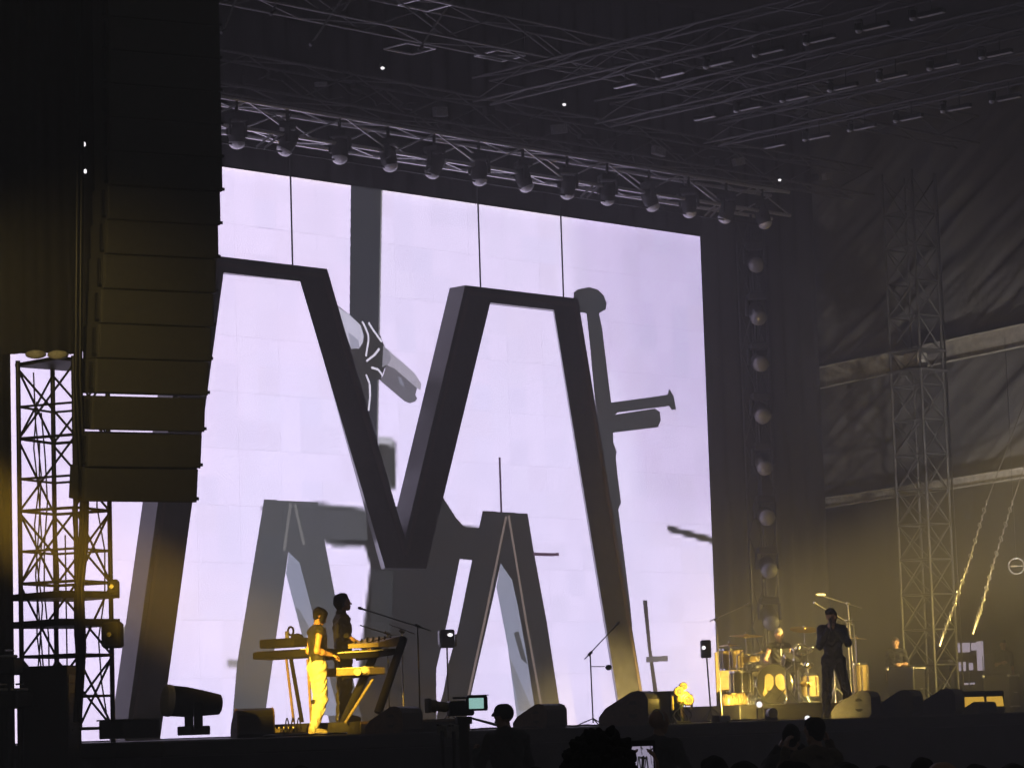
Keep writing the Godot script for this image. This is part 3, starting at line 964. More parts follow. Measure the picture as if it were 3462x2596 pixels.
# ---------------------------------------------------------------- right wing
func right_wing() -> void:
	var amber := Color(1.0, 0.86, 0.5)
	spotlight("stage_spotlight", "amber spotlight high in the far wing aimed across the drums", Vector3(13.5, 4.6, 8.0), Vector3(12.0, 2.6, 1.0), amber, AMBER_RIGHT, 33.0)
	spotlight("stage_spotlight", "amber follow spot on a distant far side mast aimed at the drums", Vector3(8.5, 16.0, 33.5), Vector3(4.9, 3.0, 4.9), amber, AMBER_KIT, 3.6)
	spotlight("stage_spotlight", "warm wash light at the far stage corner aimed up at the wing cloth", Vector3(11.4, 2.5, 9.9), Vector3(16.2, 8.0, 1.4), Color(1.0, 0.95, 0.9), WING_WASH, 24.0)
	# wall cloth of the wing, pulled into creases
	var f := FastNoiseLite.new()
	f.seed = 4
	f.frequency = 0.9
	var crease := func(s: float, t: float) -> float:
		var a := s * 13.0
		var b := t * 10.4
		var way := 0.62
		var along := a * cos(way) + b * sin(way)
		var across := a * sin(way) - b * cos(way)
		var ridge := 1.0 - absf(f.get_noise_2d(across * 0.75, along * 0.07)) * 2.2
		return 0.08 * maxf(ridge, 0.0) ** 2.0 + 0.09 * f.get_noise_2d(across * 0.3 + 40.0, along * 0.12) + 0.03 * f.get_noise_2d(across * 2.4, along * 0.3)
	var o: Node3D = sheet("wing_wall_cloth", Vector3(16.3, 6.75, -3.2), Vector3(0, 0, 13.0), Vector3(0, 10.4, 0), 150, 110, crease, mats["grey cloth"])
	tag(o, "wrinkled grey cloth stretched over the wing wall behind the lattice tower", "cloth")
	o = sheet("wing_wall_cloth", Vector3(16.9, 0.0, -3.6), Vector3(0, 0, 14.0), Vector3(0, 6.85, 0), 90, 6, func(s, _t): return 0.05 * sin(s * 95.0) + 0.03 * sin(s * 41.0), mats["black cloth"])
	tag(o, "black cloth closing the lower wing below the pale beams", "cloth")
	for e in [[Vector3(16.05, 9.55, -3.4), Vector3(16.05, 10.25, 8.2), 0.5, "broad pale steel beam crossing the wing wall"], [Vector3(16.0, 6.62, -3.4), Vector3(16.0, 7.15, 8.2), 0.24, "narrow lower pale steel beam along the wing wall"]]:
		o = thing("wing_beam", e[3], "beam", e[0], 0.0, "pale beams on the wing wall")
		var l: float = (e[1] - e[0]).length()
		var b := Basis.looking_at(e[0] - e[1], Vector3.UP)
		var h: float = e[2]
		for q in [["web", Vector3(0, 0, l / 2), Vector3(0.03, h - 0.05, l)], ["flange", Vector3(0, h / 2 - 0.012, l / 2), Vector3(0.16, 0.025, l)], ["flange", Vector3(0, -h / 2 + 0.012, l / 2), Vector3(0.16, 0.025, l)]]:
			var m := block(q[0], Vector3.ZERO, q[2], mats["white steel"], o, 0.005)
			m.transform = Transform3D(b, b * q[1])
	# lattice tower
	var base := Vector3(14.75, DECK, 1.0)
	o = thing("lattice_tower", "tall four legged lattice tower standing in front of the wing cloth", "tower", base)
	var c := [Vector3(-0.41, 0, -0.41), Vector3(0.41, 0, -0.41), Vector3(0.41, 0, 0.41), Vector3(-0.41, 0, 0.41)]
	for q in c:
		bar("leg", q, q + Vector3(0, 12.0, 0), 0.033, mats["tower steel"], o)
	for i in 15:
		var y := 0.3 + i * 0.77
		for s in 4:
			var a: Vector3 = c[s]
			var b: Vector3 = c[(s + 1) % 4]
			bar("rail", a + Vector3(0, y, 0), b + Vector3(0, y, 0), 0.018, mats["tower steel"], o)
			bar("brace", a + Vector3(0, y, 0), b + Vector3(0, y + 0.77, 0), 0.015, mats["tower steel"], o)
			bar("brace", b + Vector3(0, y, 0), a + Vector3(0, y + 0.77, 0), 0.015, mats["tower steel"], o)
	block("platform", Vector3(0, 8.0, 0), Vector3(0.98, 0.05, 0.98), mats["tower steel"], o)
	block("platform", Vector3(0, 7.55, 0), Vector3(0.98, 0.05, 0.98), mats["tower steel"], o)
	block("case", Vector3(-0.16, 7.78, 0.1), Vector3(0.36, 0.34, 0.4), mats["white steel"], o, 0.02)
	bar("cable", Vector3(0.62, 0, 0.4), Vector3(0.5, 12, 0.4), 0.022, mats["black plastic"], o)
	# chain slings
	for e in [[[Vector3(15.860, 9.098, 3.400), Vector3(13.733, 6.129, 3.400), Vector3(12.933, 4.760, 3.400), Vector3(12.278, 3.777, 3.400), Vector3(11.914, 3.288, 3.400)], "lit chain sling slanting down beside the lattice tower"], [[Vector3(16.242, 8.119, 3.200), Vector3(14.979, 6.183, 3.200), Vector3(14.161, 4.860, 3.200), Vector3(13.623, 3.900, 3.200), Vector3(13.393, 3.548, 3.200)], "lit chain sling slanting down farther from the lattice tower"]]:
		o = thing("chain_sling", e[1], "chain", Vector3.ZERO, 0.0, "chain slings in the wing")
		for i in 4:
			bar("strap", e[0][i], e[0][i + 1], 0.012 if i == 0 else 0.014, mats["sling"], o)
		for i in 26:
			var t := 1.0 + i * 0.12
			var a: Vector3 = e[0][mini(int(t), 3)]
			var b: Vector3 = e[0][mini(int(t), 3) + 1]
			var q := a.lerp(b, t - int(t)) if t < 4 else b
			var k := MB.new()
			var ring := PackedVector3Array()
			for j in 11:
				ring.append(Vector3(0.032 * cos(TAU * j / 10), 0.055 * sin(TAU * j / 10), 0))
			k.tube(ring, 0.011, 5, false)
			var m := put(k.mesh(), "link", mats["chrome dull"], o)
			m.transform = Transform3D(Basis(Vector3.UP, 1.57 * (i % 2) + 0.4) * Basis(Vector3.BACK, -0.3), q)
		bar("hook", e[0][4], e[0][4] + Vector3(-0.12, -0.2, 0), 0.03, mats["chrome dull"], o)
	# ring whose bright highlight is built as a glowing tube
	o = thing("bright_ring", "round ring hanging in the wing by the chain slings", "lamp", Vector3(15.304, 4.831, 3.000), -0.75)
	var k := MB.new()
	var ring := PackedVector3Array()
	for j in 25:
		ring.append(Vector3(0.17 * cos(TAU * j / 24), 0.17 * sin(TAU * j / 24), 0))
	k.tube(ring, 0.014, 6, false)
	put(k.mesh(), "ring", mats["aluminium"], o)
	block("tube", Vector3(-0.05, 0, 0), Vector3(0.14, 0.03, 0.03), glow("ring highlight", Color(1.0, 0.9, 0.7), 0.9), o)
	bar("wire", Vector3(0, 0.18, 0), Vector3(0, 5.0, 0), 0.008, mats["dark steel"], o)
	bar("hub", Vector3(-0.17, 0, 0), Vector3(0.17, 0, 0), 0.008, mats["aluminium"], o)
	# gaps to the lit outside, built as glowing panes on a made-up cabin
	o = thing("lit_gap_panes", "dark cabin standing in for gaps to the lit outside, deep in the far wing", "cabin", Vector3(16.500, 2.117, 0.737))
	o.position.y = DECK
	block("wall", Vector3(0.2, 0.65, 0), Vector3(0.3, 1.3, 1.5), mats["black paint"], o)
	for e in GAP_PANES:
		block("pane", Vector3(0.03, e[1] - DECK, e[0] - o.position.z), Vector3(0.02, e[3], e[2]), glow("gap glow", Color(0.93, 0.86, 0.95), 0.62), o, 0.003)
	for i in 3:
		bar("glazing_bar", Vector3(0.02, 0.2, -0.4 + 0.4 * i), Vector3(0.02, 1.25, -0.4 + 0.4 * i), 0.012, mats["black paint"], o)
	for e in [[Vector3(12.492, 2.139, 2.000), 0.9, "dim flight case standing at the foot of the lattice tower"], [Vector3(15.369, 2.084, 2.400), 0.7, "dim flight case at the edge of the far wing"], [Vector3(16.552, 2.086, 0.000), 1.1, "tall dim flight case behind the lattice tower"]]:
		o = thing("flight_case", e[2], "case", Vector3(e[0].x, DECK, e[0].z), 0.3, "flight cases in the wing")
		var h: float = e[1]
		block("box", Vector3(0, h / 2 + 0.1, 0), Vector3(0.7, h, 0.6), mats["black paint"], o, 0.02)
		for s in [[-1, -1], [1, -1], [1, 1], [-1, 1]]:
			block("corner", Vector3(0.335 * s[0], h + 0.08, 0.285 * s[1]), Vector3(0.06, 0.06, 0.06), mats["aluminium"], o, 0.01)
			bar("caster", Vector3(0.28 * s[0] - 0.02, 0.05, 0.22 * s[1]), Vector3(0.28 * s[0] + 0.02, 0.05, 0.22 * s[1]), 0.05, mats["black plastic"], o)
		for y in [0.12, h + 0.08]:
			block("edge", Vector3(0, y, 0.302), Vector3(0.7, 0.03, 0.01), mats["aluminium"], o, 0.003)
		bar("handle", Vector3(-0.1, h * 0.6, 0.32), Vector3(0.1, h * 0.6, 0.32), 0.012, mats["chrome dull"], o)


# ---------------------------------------------------------------- stage gear
func wedge(label: String, where: Vector3, turn: float, size := 1.0, side: Material = null, width := 0.75, group := "wedge monitors along the stage front") -> Node3D:
	# a floor monitor: its grille looks up and upstage (-z), its back to the audience
	var o := thing("wedge_monitor", label, "monitor", where, turn, group)
	var prof := pairs([-0.3, 0.0, 0.26, 0.0, 0.3, 0.05, 0.3, 0.3, 0.26, 0.37, 0.18, 0.4, 0.1, 0.385, -0.22, 0.2, -0.3, 0.1])
	for i in prof.size():
		prof[i] *= size
	var k := MB.new()
	k.t = Transform3D(Basis(Vector3.UP, -PI / 2), Vector3.ZERO)
	k.prism(prof, -width / 2 + 0.012, width / 2 - 0.012)
	put(k.mesh(), "body", mats["black paint"], o)
	for s in [-1.0, 1.0]:
		k = MB.new()
		k.t = Transform3D(Basis(Vector3.UP, -PI / 2), Vector3.ZERO)
		var grown := PackedVector2Array()
		for q in prof:
			grown.append(q * 1.012)
		k.prism(grown, s * (width / 2) - 0.011, s * (width / 2) + 0.011)
		put(k.mesh(), "side", side if side else mats["black paint"], o)
		for e in [[0.12, 0.24, 1], [0.12, 0.13, -1]]:
			k = MB.new()
			var half := PackedVector2Array()
			for i in 13:
				half.append((Vector2(0.055, 0.045 * e[2]) * Vector2.from_angle(PI * i / 12) + Vector2(e[0], e[1])) * size)
			k.t = Transform3D(Basis(Vector3.UP, -PI / 2), Vector3.ZERO)
			k.prism(half, s * (width / 2 + 0.013) - 0.004, s * (width / 2 + 0.013) + 0.004)
			put(k.mesh(), "grip", mats["black grille"], o)
	k = MB.new()
	var a := Vector3(0, prof[6].y, -prof[6].x)
	var b := Vector3(0, prof[7].y, -prof[7].x)
	var nn := Vector3(0, 0.87, 0.5) * 0.012
	a = Vector3(0, 0.385 * size, 0.1 * size)
	b = Vector3(0, 0.2 * size, -0.22 * size)
	nn = Vector3(0, 0.865, -0.5) * 0.012
	var w := Vector3(width / 2 - 0.03, 0, 0)
	k.quad(a - w + nn, a + w + nn, b + w + nn, b - w + nn)
	put(k.mesh(), "grille", mats["black grille"], o)
	return o


func boom_stand(called: String, label: String, category: String, foot: Vector3, top: Vector3, tail: Vector3, tip: Vector3, mic: float, m: Material, group := "") -> Node3D:
	var o := thing(called, label, category, foot, 0.0, group)
	for a in 3:
		var d := Vector3(0.26, 0.02, 0).rotated(Vector3.UP, TAU * a / 3 + 0.4)
		bar("leg", Vector3(0, 0.12, 0), d, 0.009, m, o)
	bar("pole", Vector3(0, 0.05, 0), top - foot, 0.011, m, o)
	bar("joint", top - foot - (tip - tail).normalized() * 0.04, top - foot + (tip - tail).normalized() * 0.04, 0.024, m, o)
	bar("boom", tail - foot, tip - foot, 0.009, m, o)
	if mic > 0.0:
		var k := MB.new()
		var d := (tip - tail).normalized()
		k.tube(PackedVector3Array([tip - foot, tip - foot + d * mic * 0.62, tip - foot + d * mic * 0.72, tip - foot + d * mic]), PackedFloat32Array([0.014, 0.018, 0.026, 0.02]), 10)
		put(k.mesh(), "microphone", mats["black plastic"] if m in [mats["black paint"], mats["matte black"]] else mats["chrome dull"], o)
	return o


func stage_gear() -> void:
	# floor lamp at the near corner
	var o := moving_light("floor_light", "big black lamp tilted flat on its stand by the stage corner", Vector3(-13.004, 1.762, 9.300), "", 1.0, 0.01)
	for c in o.get_children():
		o.remove_child(c)
		c.free()
	var away := Basis(Vector3.UP, -0.42)
	block("base", Vector3(0, 0.06, 0), Vector3(0.34, 0.12, 0.3), mats["matte black"], o, 0.015)
	for s in [-1.0, 1.0]:
		var m := block("yoke_arm", away * Vector3(0, 0.25, s * 0.23), Vector3(0.12, 0.36, 0.045), mats["matte black"], o, 0.012)
		m.basis = away
	var k := MB.new()
	k.t = Transform3D(away * Basis(Vector3.BACK, PI / 2 - 0.1), Vector3(0, 0.43, 0))
	k.lathe(pairs([0, -0.38, 0.1, -0.38, 0.135, -0.36, 0.175, -0.1, 0.2, 0.1, 0.205, 0.32, 0.18, 0.33, 0, 0.33]), 26)
	var head := put(k.mesh(), "head", mats["matte black"], o)
	k = MB.new()
	k.t = Transform3D(away * Basis(Vector3.BACK, PI / 2 - 0.1), Vector3(0, 0.43, 0))
	k.lathe(pairs([0.207, 0.3, 0.215, 0.33, 0.21, 0.39, 0.17, 0.41, 0, 0.42]), 26)
	put(k.mesh(), "lens", mats["canvas"], head)
	o = thing("stage_block", "low black riser block beside the foot of the letter", "riser", Vector3(-14.162, 1.761, 9.600))
	block("box", Vector3(0, 0.1, -0.2), Vector3(0.62, 0.23, 0.5), mats["black paint"], o, 0.012)
	block("lid", Vector3(0, 0.225, -0.2), Vector3(0.66, 0.02, 0.54), mats["deck black"], o, 0.004)
	# floor monitors
	var pale: Material = mats["bare wood"]
	wedge("rounded black wedge monitor with amber lit end behind the floor lamp", on_deck(Vector3(-11.548, 1.787, 8.800)), -0.55, 1.0, pale, 0.5)
	wedge("wedge monitor with amber lit end and two hand holes before the keyboards", on_deck(Vector3(-9.721, 1.661, 9.700)), 0.42, 0.92, pale)
	wedge("black wedge monitor beside the camera operator", on_deck(Vector3(-6.773, 1.588, 9.700)), 0.35, 0.88, pale)
	wedge("large wedge monitor with pale end at the singer's empty place", on_deck(Vector3(-4.475, 1.572, 9.400)), 0.5, 1.28, pale, 0.8)
	wedge("black wedge monitor with a white end at the singer's feet", on_deck(Vector3(1.682, 1.640, 9.000)), 0.45, 1.12, mats["white steel"], 0.82)
	wedge("black wedge monitor next to the white ended one", on_deck(Vector3(2.615, 1.631, 9.200)), 0.40, 1.1, null, 0.72)
	wedge("black wedge monitor next to the glowing amber panels", on_deck(Vector3(3.808, 1.622, 9.200)), 0.40, 1.12, null, 0.72)
	wedge("low grey wedge monitor in front of the glowing amber panels", on_deck(Vector3(4.099, 1.617, 9.800)), 0.3, 0.5, mats["dark steel"], 0.95)
	for i in 2:
		o = thing("panel_light", ["wider glowing amber lamp panel at the end of the stage front", "narrower glowing amber lamp panel at the end of the stage front"][i], "stage light", on_deck([Vector3(5.533, 1.592, 8.600), Vector3(6.200, 1.578, 8.600)][i]), -0.62 - 0.06 * i, "glowing amber lamp panels")
		var w: float = [0.46, 0.36][i]
		block("box", Vector3(0, 0.2, 0), Vector3(w, 0.4, 0.3), mats["black paint"], o, 0.02)
		var m := block("face", Vector3(0, 0.24, 0.16), Vector3(w - 0.06, 0.26, 0.02), glow("amber panel", Color(1.0, 0.78, 0.3), 0.95), o, 0.008)
		m.rotation.x = -0.35
		block("rim", Vector3(0, 0.385, 0.12), Vector3(w - 0.02, 0.02, 0.05), mats["black plastic"], o)
	# bars and lamps along the lip
	o = thing("light_batten", "shiny metal batten at the stage lip below the drums", "light bar", on_deck(Vector3(-3.252, 1.646, 10.200)), 0.3, "metal battens on the stage lip")
	block("body", Vector3(0, 0.05, 0), Vector3(0.46, 0.11, 0.12), mats["aluminium"], o, 0.02)
	block("end", Vector3(-0.24, 0.05, 0), Vector3(0.02, 0.12, 0.13), mats["black plastic"], o)
	block("bracket", Vector3(0.1, 0.0, 0), Vector3(0.05, 0.03, 0.16), mats["black plastic"], o)
	o = thing("light_batten", "long grey metal batten lying before the bass drum", "light bar", on_deck(Vector3(-1.059, 1.733, 9.400)), 0.72, "metal battens on the stage lip")
	k = MB.new()
	k.t = Transform3D(Basis(Vector3.BACK, PI / 2), Vector3(0, 0.12, 0))
	k.lathe(pairs([0, -0.7, 0.075, -0.7, 0.08, -0.68, 0.08, 0.68, 0.075, 0.7, 0, 0.7]), 14)
	put(k.mesh(), "tube", mats["dull aluminium"], o)
	for s in [-0.5, 0.5]:
		block("foot", Vector3(s, 0.03, 0), Vector3(0.06, 0.06, 0.16), mats["black plastic"], o)
	block("end", Vector3(0.71, 0.1, 0), Vector3(0.03, 0.2, 0.18), mats["black plastic"], o)
	for e in [[Vector3(0.820, 1.973, 7.600), "round white floor lamp shining under the bass drum", 0.05, AMBER_DRUMS], [Vector3(-0.395, 1.715, 9.600), "round white floor lamp shining at the white ended monitor", 0.045, AMBER_DRUMS * 0.12]]:
		o = thing("floor_lamp", e[1], "stage light", e[0], -0.8, "white floor lamps")
		k = MB.new()
		k.ball(Vector3.ZERO, Vector3(e[2], e[2], e[2]), 8, 12)
		put(k.mesh(), "bulb", glow("white lamp", Color(1, 0.98, 1), 2.0), o)
		var low: float = DECK - e[0].y
		block("base", Vector3(0, (low - e[2]) / 2.0 - 0.005, 0), Vector3(0.1, maxf(-low - e[2], 0.03), 0.1), mats["black plastic"], o)
		var l := SpotLight3D.new()
		l.name = "glow"
		l.light_color = Color(1, 0.84, 0.42)
		l.light_energy = e[3]
		l.light_size = e[2]
		l.spot_angle = 46.0
		l.spot_angle_attenuation = 1.0
		l.spot_range = 30.0
		l.spot_attenuation = 2.0
		l.shadow_enabled = true
		l.basis = Basis(Vector3.UP, 0.8) * Basis.looking_at(Vector3(4.3, 2.9, 5.0) - e[0], Vector3.UP)
		o.add_child(l)
	# box light on a stand behind the operator
	o = thing("stand_light", "black box light on a thin stand before the letter's stem", "stage light", on_deck(Vector3(-4.030, 1.841, 5.000)), -0.6)
	var h: float = (Vector3(-3.974, 3.206, 5.000)).y - DECK
	bar("pole", Vector3(0, 0.02, 0), Vector3(0, h - 0.15, 0), 0.014, mats["black paint"], o)
	block("housing", Vector3(0, h, 0), Vector3(0.24, 0.3, 0.2), mats["black plastic"], o, 0.02)
	block("barn_door", Vector3(0.14, h - 0.03, 0.08), Vector3(0.012, 0.2, 0.14), mats["canvas"], o)
	block("barn_door", Vector3(-0.14, h + 0.02, 0.06), Vector3(0.012, 0.22, 0.14), mats["aluminium"], o)
	k = MB.new()
	k.ball(Vector3(0.04, h + 0.06, 0.11), Vector3(0.045, 0.03, 0.02), 6, 10)
	put(k.mesh(), "bulb", glow("white lamp", Color(1, 0.98, 1), 2.0), o)
	for a in 3:
		bar("leg", Vector3(0, 0.3, 0), Vector3(0.3, 0.01, 0).rotated(Vector3.UP, TAU * a / 3), 0.011, mats["black paint"], o)
	# centre microphone
	o = boom_stand("microphone_stand", "lone slim microphone stand with a long boom in the stage centre", "microphone stand", on_deck(Vector3(-4.871, 1.681, 9.000)), Vector3(-4.886, 2.809, 9.000), Vector3(-5.015, 2.725, 9.000), Vector3(-4.328, 3.199, 9.000), 0.16, mats["black paint"])
	bar("side_arm", Vector3(-4.875, 2.611, 9.000) - o.position, Vector3(-4.571, 2.609, 9.000) - o.position, 0.007, mats["black paint"], o)
	k = MB.new()
	k.ball(Vector3(-4.477, 2.594, 9.000) - o.position, Vector3(0.06, 0.045, 0.05), 8, 12)
	put(k.mesh(), "cup_holder", mats["black plastic"], o)
	# small loudspeaker on a stand
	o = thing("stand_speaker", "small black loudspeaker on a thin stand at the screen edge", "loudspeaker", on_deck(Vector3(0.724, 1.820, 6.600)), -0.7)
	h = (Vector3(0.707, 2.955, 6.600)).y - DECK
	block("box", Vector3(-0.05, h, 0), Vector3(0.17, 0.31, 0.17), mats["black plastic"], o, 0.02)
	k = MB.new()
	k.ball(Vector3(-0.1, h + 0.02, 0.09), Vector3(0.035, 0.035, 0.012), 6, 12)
	put(k.mesh(), "tweeter_glint", glow("white lamp", Color(1, 0.98, 1), 2.0), o)  # no lamp: a bright glint given as a glow of its own
	block("grille", Vector3(-0.05, h - 0.06, 0.088), Vector3(0.13, 0.15, 0.008), mats["black grille"], o)
	bar("pole", Vector3(0, 0.02, 0), Vector3(-0.04, h - 0.14, 0), 0.014, mats["black paint"], o)
	for a in 3:
		bar("leg", Vector3(0, 0.25, 0), Vector3(0.28, 0.01, 0).rotated(Vector3.UP, TAU * a / 3), 0.011, mats["black paint"], o)
	# case, and an unclear yellow object made up as glowing lamps
	o = thing("equipment_case", "low equipment case with orange and white labels beside the yellow glow cluster", "case", on_deck(Vector3(-2.439, 1.727, 8.400)), 0.35)
	block("box", Vector3(0, 0.25, 0), Vector3(0.6, 0.5, 0.3), mats["black paint"], o, 0.015)
	block("panel", Vector3(-0.1, 0.42, 0.152), Vector3(0.34, 0.14, 0.008), mats["rust label"], o)
	for i in 5:
		block("label", Vector3(-0.23 + i * 0.065, 0.42 + 0.015 * (i % 2), 0.158), Vector3(0.035, 0.06 + 0.02 * (i % 3), 0.004), mats["canvas"], o)
	block("lid", Vector3(0, 0.505, 0), Vector3(0.62, 0.03, 0.32), mats["dark steel"], o)
	o = thing("made_up_lamps", "unclear yellow object at the stage lip, made up as glowing lamps on a post", "stage light", on_deck(Vector3(-3.016, 1.613, 9.200)), -0.7)
	bar("post", Vector3(0, 0, 0), Vector3(0, 0.26, 0), 0.03, mats["tan lacquer"], o)
	block("base", Vector3(0, 0.02, 0), Vector3(0.24, 0.04, 0.24), mats["black plastic"], o)
	block("body", Vector3(0.02, 0.4, 0), Vector3(0.2, 0.2, 0.24), mats["yellow shell"], o, 0.04)
	for e in [[-0.06, 0.5, 0.1, 0.075], [0.08, 0.36, 0.13, 0.085], [0.02, 0.58, 0.06, 0.06]]:
		k = MB.new()
		k.t = Transform3D(Basis(Vector3.RIGHT, PI / 2), Vector3(e[0], e[1], e[2]))
		k.lathe(pairs([0, -0.08, e[3], -0.08, e[3] * 1.05, 0.0, e[3], 0.05, e[3] * 0.8, 0.06, e[3] * 0.6, 0.03, 0, 0.03]), 18)
		put(k.mesh(), "reflector", mats["yellow shell"], o)
		k = MB.new()
		k.ball(Vector3(e[0], e[1], e[2] + 0.045), Vector3(e[3] * 0.62, e[3] * 0.62, 0.02), 6, 12)
		put(k.mesh(), "bulb", glow("yellow glow", Color(1.0, 0.86, 0.34), 1.6), o)
	var cl := OmniLight3D.new()  # light added to go with the made-up lamps
	cl.name = "glow"
	cl.light_color = Color(1.0, 0.84, 0.4)
	cl.light_energy = 0.5
	cl.light_size = 0.06
	cl.omni_range = 20.0
	cl.omni_attenuation = 2.0
	cl.shadow_enabled = true
	cl.position = Vector3(0.0, 0.46, 0.3)
	o.add_child(cl)
	for s in [-1.0, 1.0]:
		block("fork", Vector3(0.15 * s, 0.33, 0), Vector3(0.03, 0.24, 0.09), mats["yellow shell"], o, 0.01)
	for i in 4:
		k = MB.new()
		var p := PackedVector3Array()
		for j in 9:
			p.append(Vector3(-0.1 + 0.06 * i + 0.05 * sin(j * 0.9 + i), 0.36 - 0.35 * j / 8.0, 0.1 + 0.05 * sin(j * 0.7)))
		k.tube(p, 0.009, 6)
		put(k.mesh(), "cable", mats["leaf"] if i == 1 else mats["black plastic"], o)
	# cables on the deck
	for e in [[1000, 1330, 9.9, "black cable lying along the stage lip in the middle"], [560, 760, 9.8, "black cable lying on the deck before the keyboards"], [1480, 1640, 9.0, "tangle of cable on the deck before the drums"]]:
		k = MB.new()
		var p := PackedVector3Array()
		for i in 40:
			var t := i / 39.0
			p.append(Vector3(lerpf(CABLE_X[int(e[0])], CABLE_X[int(e[1])], t) + 0.1 * sin(t * 23.0), DECK + 0.014 + 0.012 * absf(sin(t * 31.0)), e[2] + 0.22 * sin(t * 17.0 + e[0])))
		k.tube(p, 0.012, 6)
		tag(put(k.mesh(), "floor_cable", mats["black plastic"]), e[3], "cable", "cables on the deck")


func on_deck(p: Vector3) -> Vector3:
	return Vector3(p.x, DECK, p.z)


# ---------------------------------------------------------------- keyboards
func keyboard(label: String, c: Vector3, size: Vector3, turn: Basis, body: Material, legs: Array) -> void:
	var o := thing("keyboard", label, "keyboard", c, 0.0, "keyboards of the near players")
	# size: x across (depth of the instrument), y height, z along the keys; keys face -x
	var m := block("body", Vector3.ZERO, size, body, o, 0.012)
	m.basis = turn
	var n := 22
	for i in n:
		var q := block("key", turn * Vector3(-size.x * 0.27, size.y / 2 + 0.006, size.z * (-0.46 + 0.92 * (i + 0.5) / n)), Vector3(size.x * 0.4, 0.012, size.z * 0.92 / n - 0.003), mats["ivory"], o, 0.002)
		q.basis = turn
	for i in 6:
		var q := block("control", turn * Vector3(size.x * 0.25, size.y / 2 + 0.008, size.z * (-0.4 + 0.16 * i)), Vector3(size.x * 0.18, 0.016, 0.05), mats["dark steel"], o, 0.003)
		q.basis = turn
	for e in legs:
		bar("stand_leg", e[0] - c, e[1] - c, e[2], e[3], o)


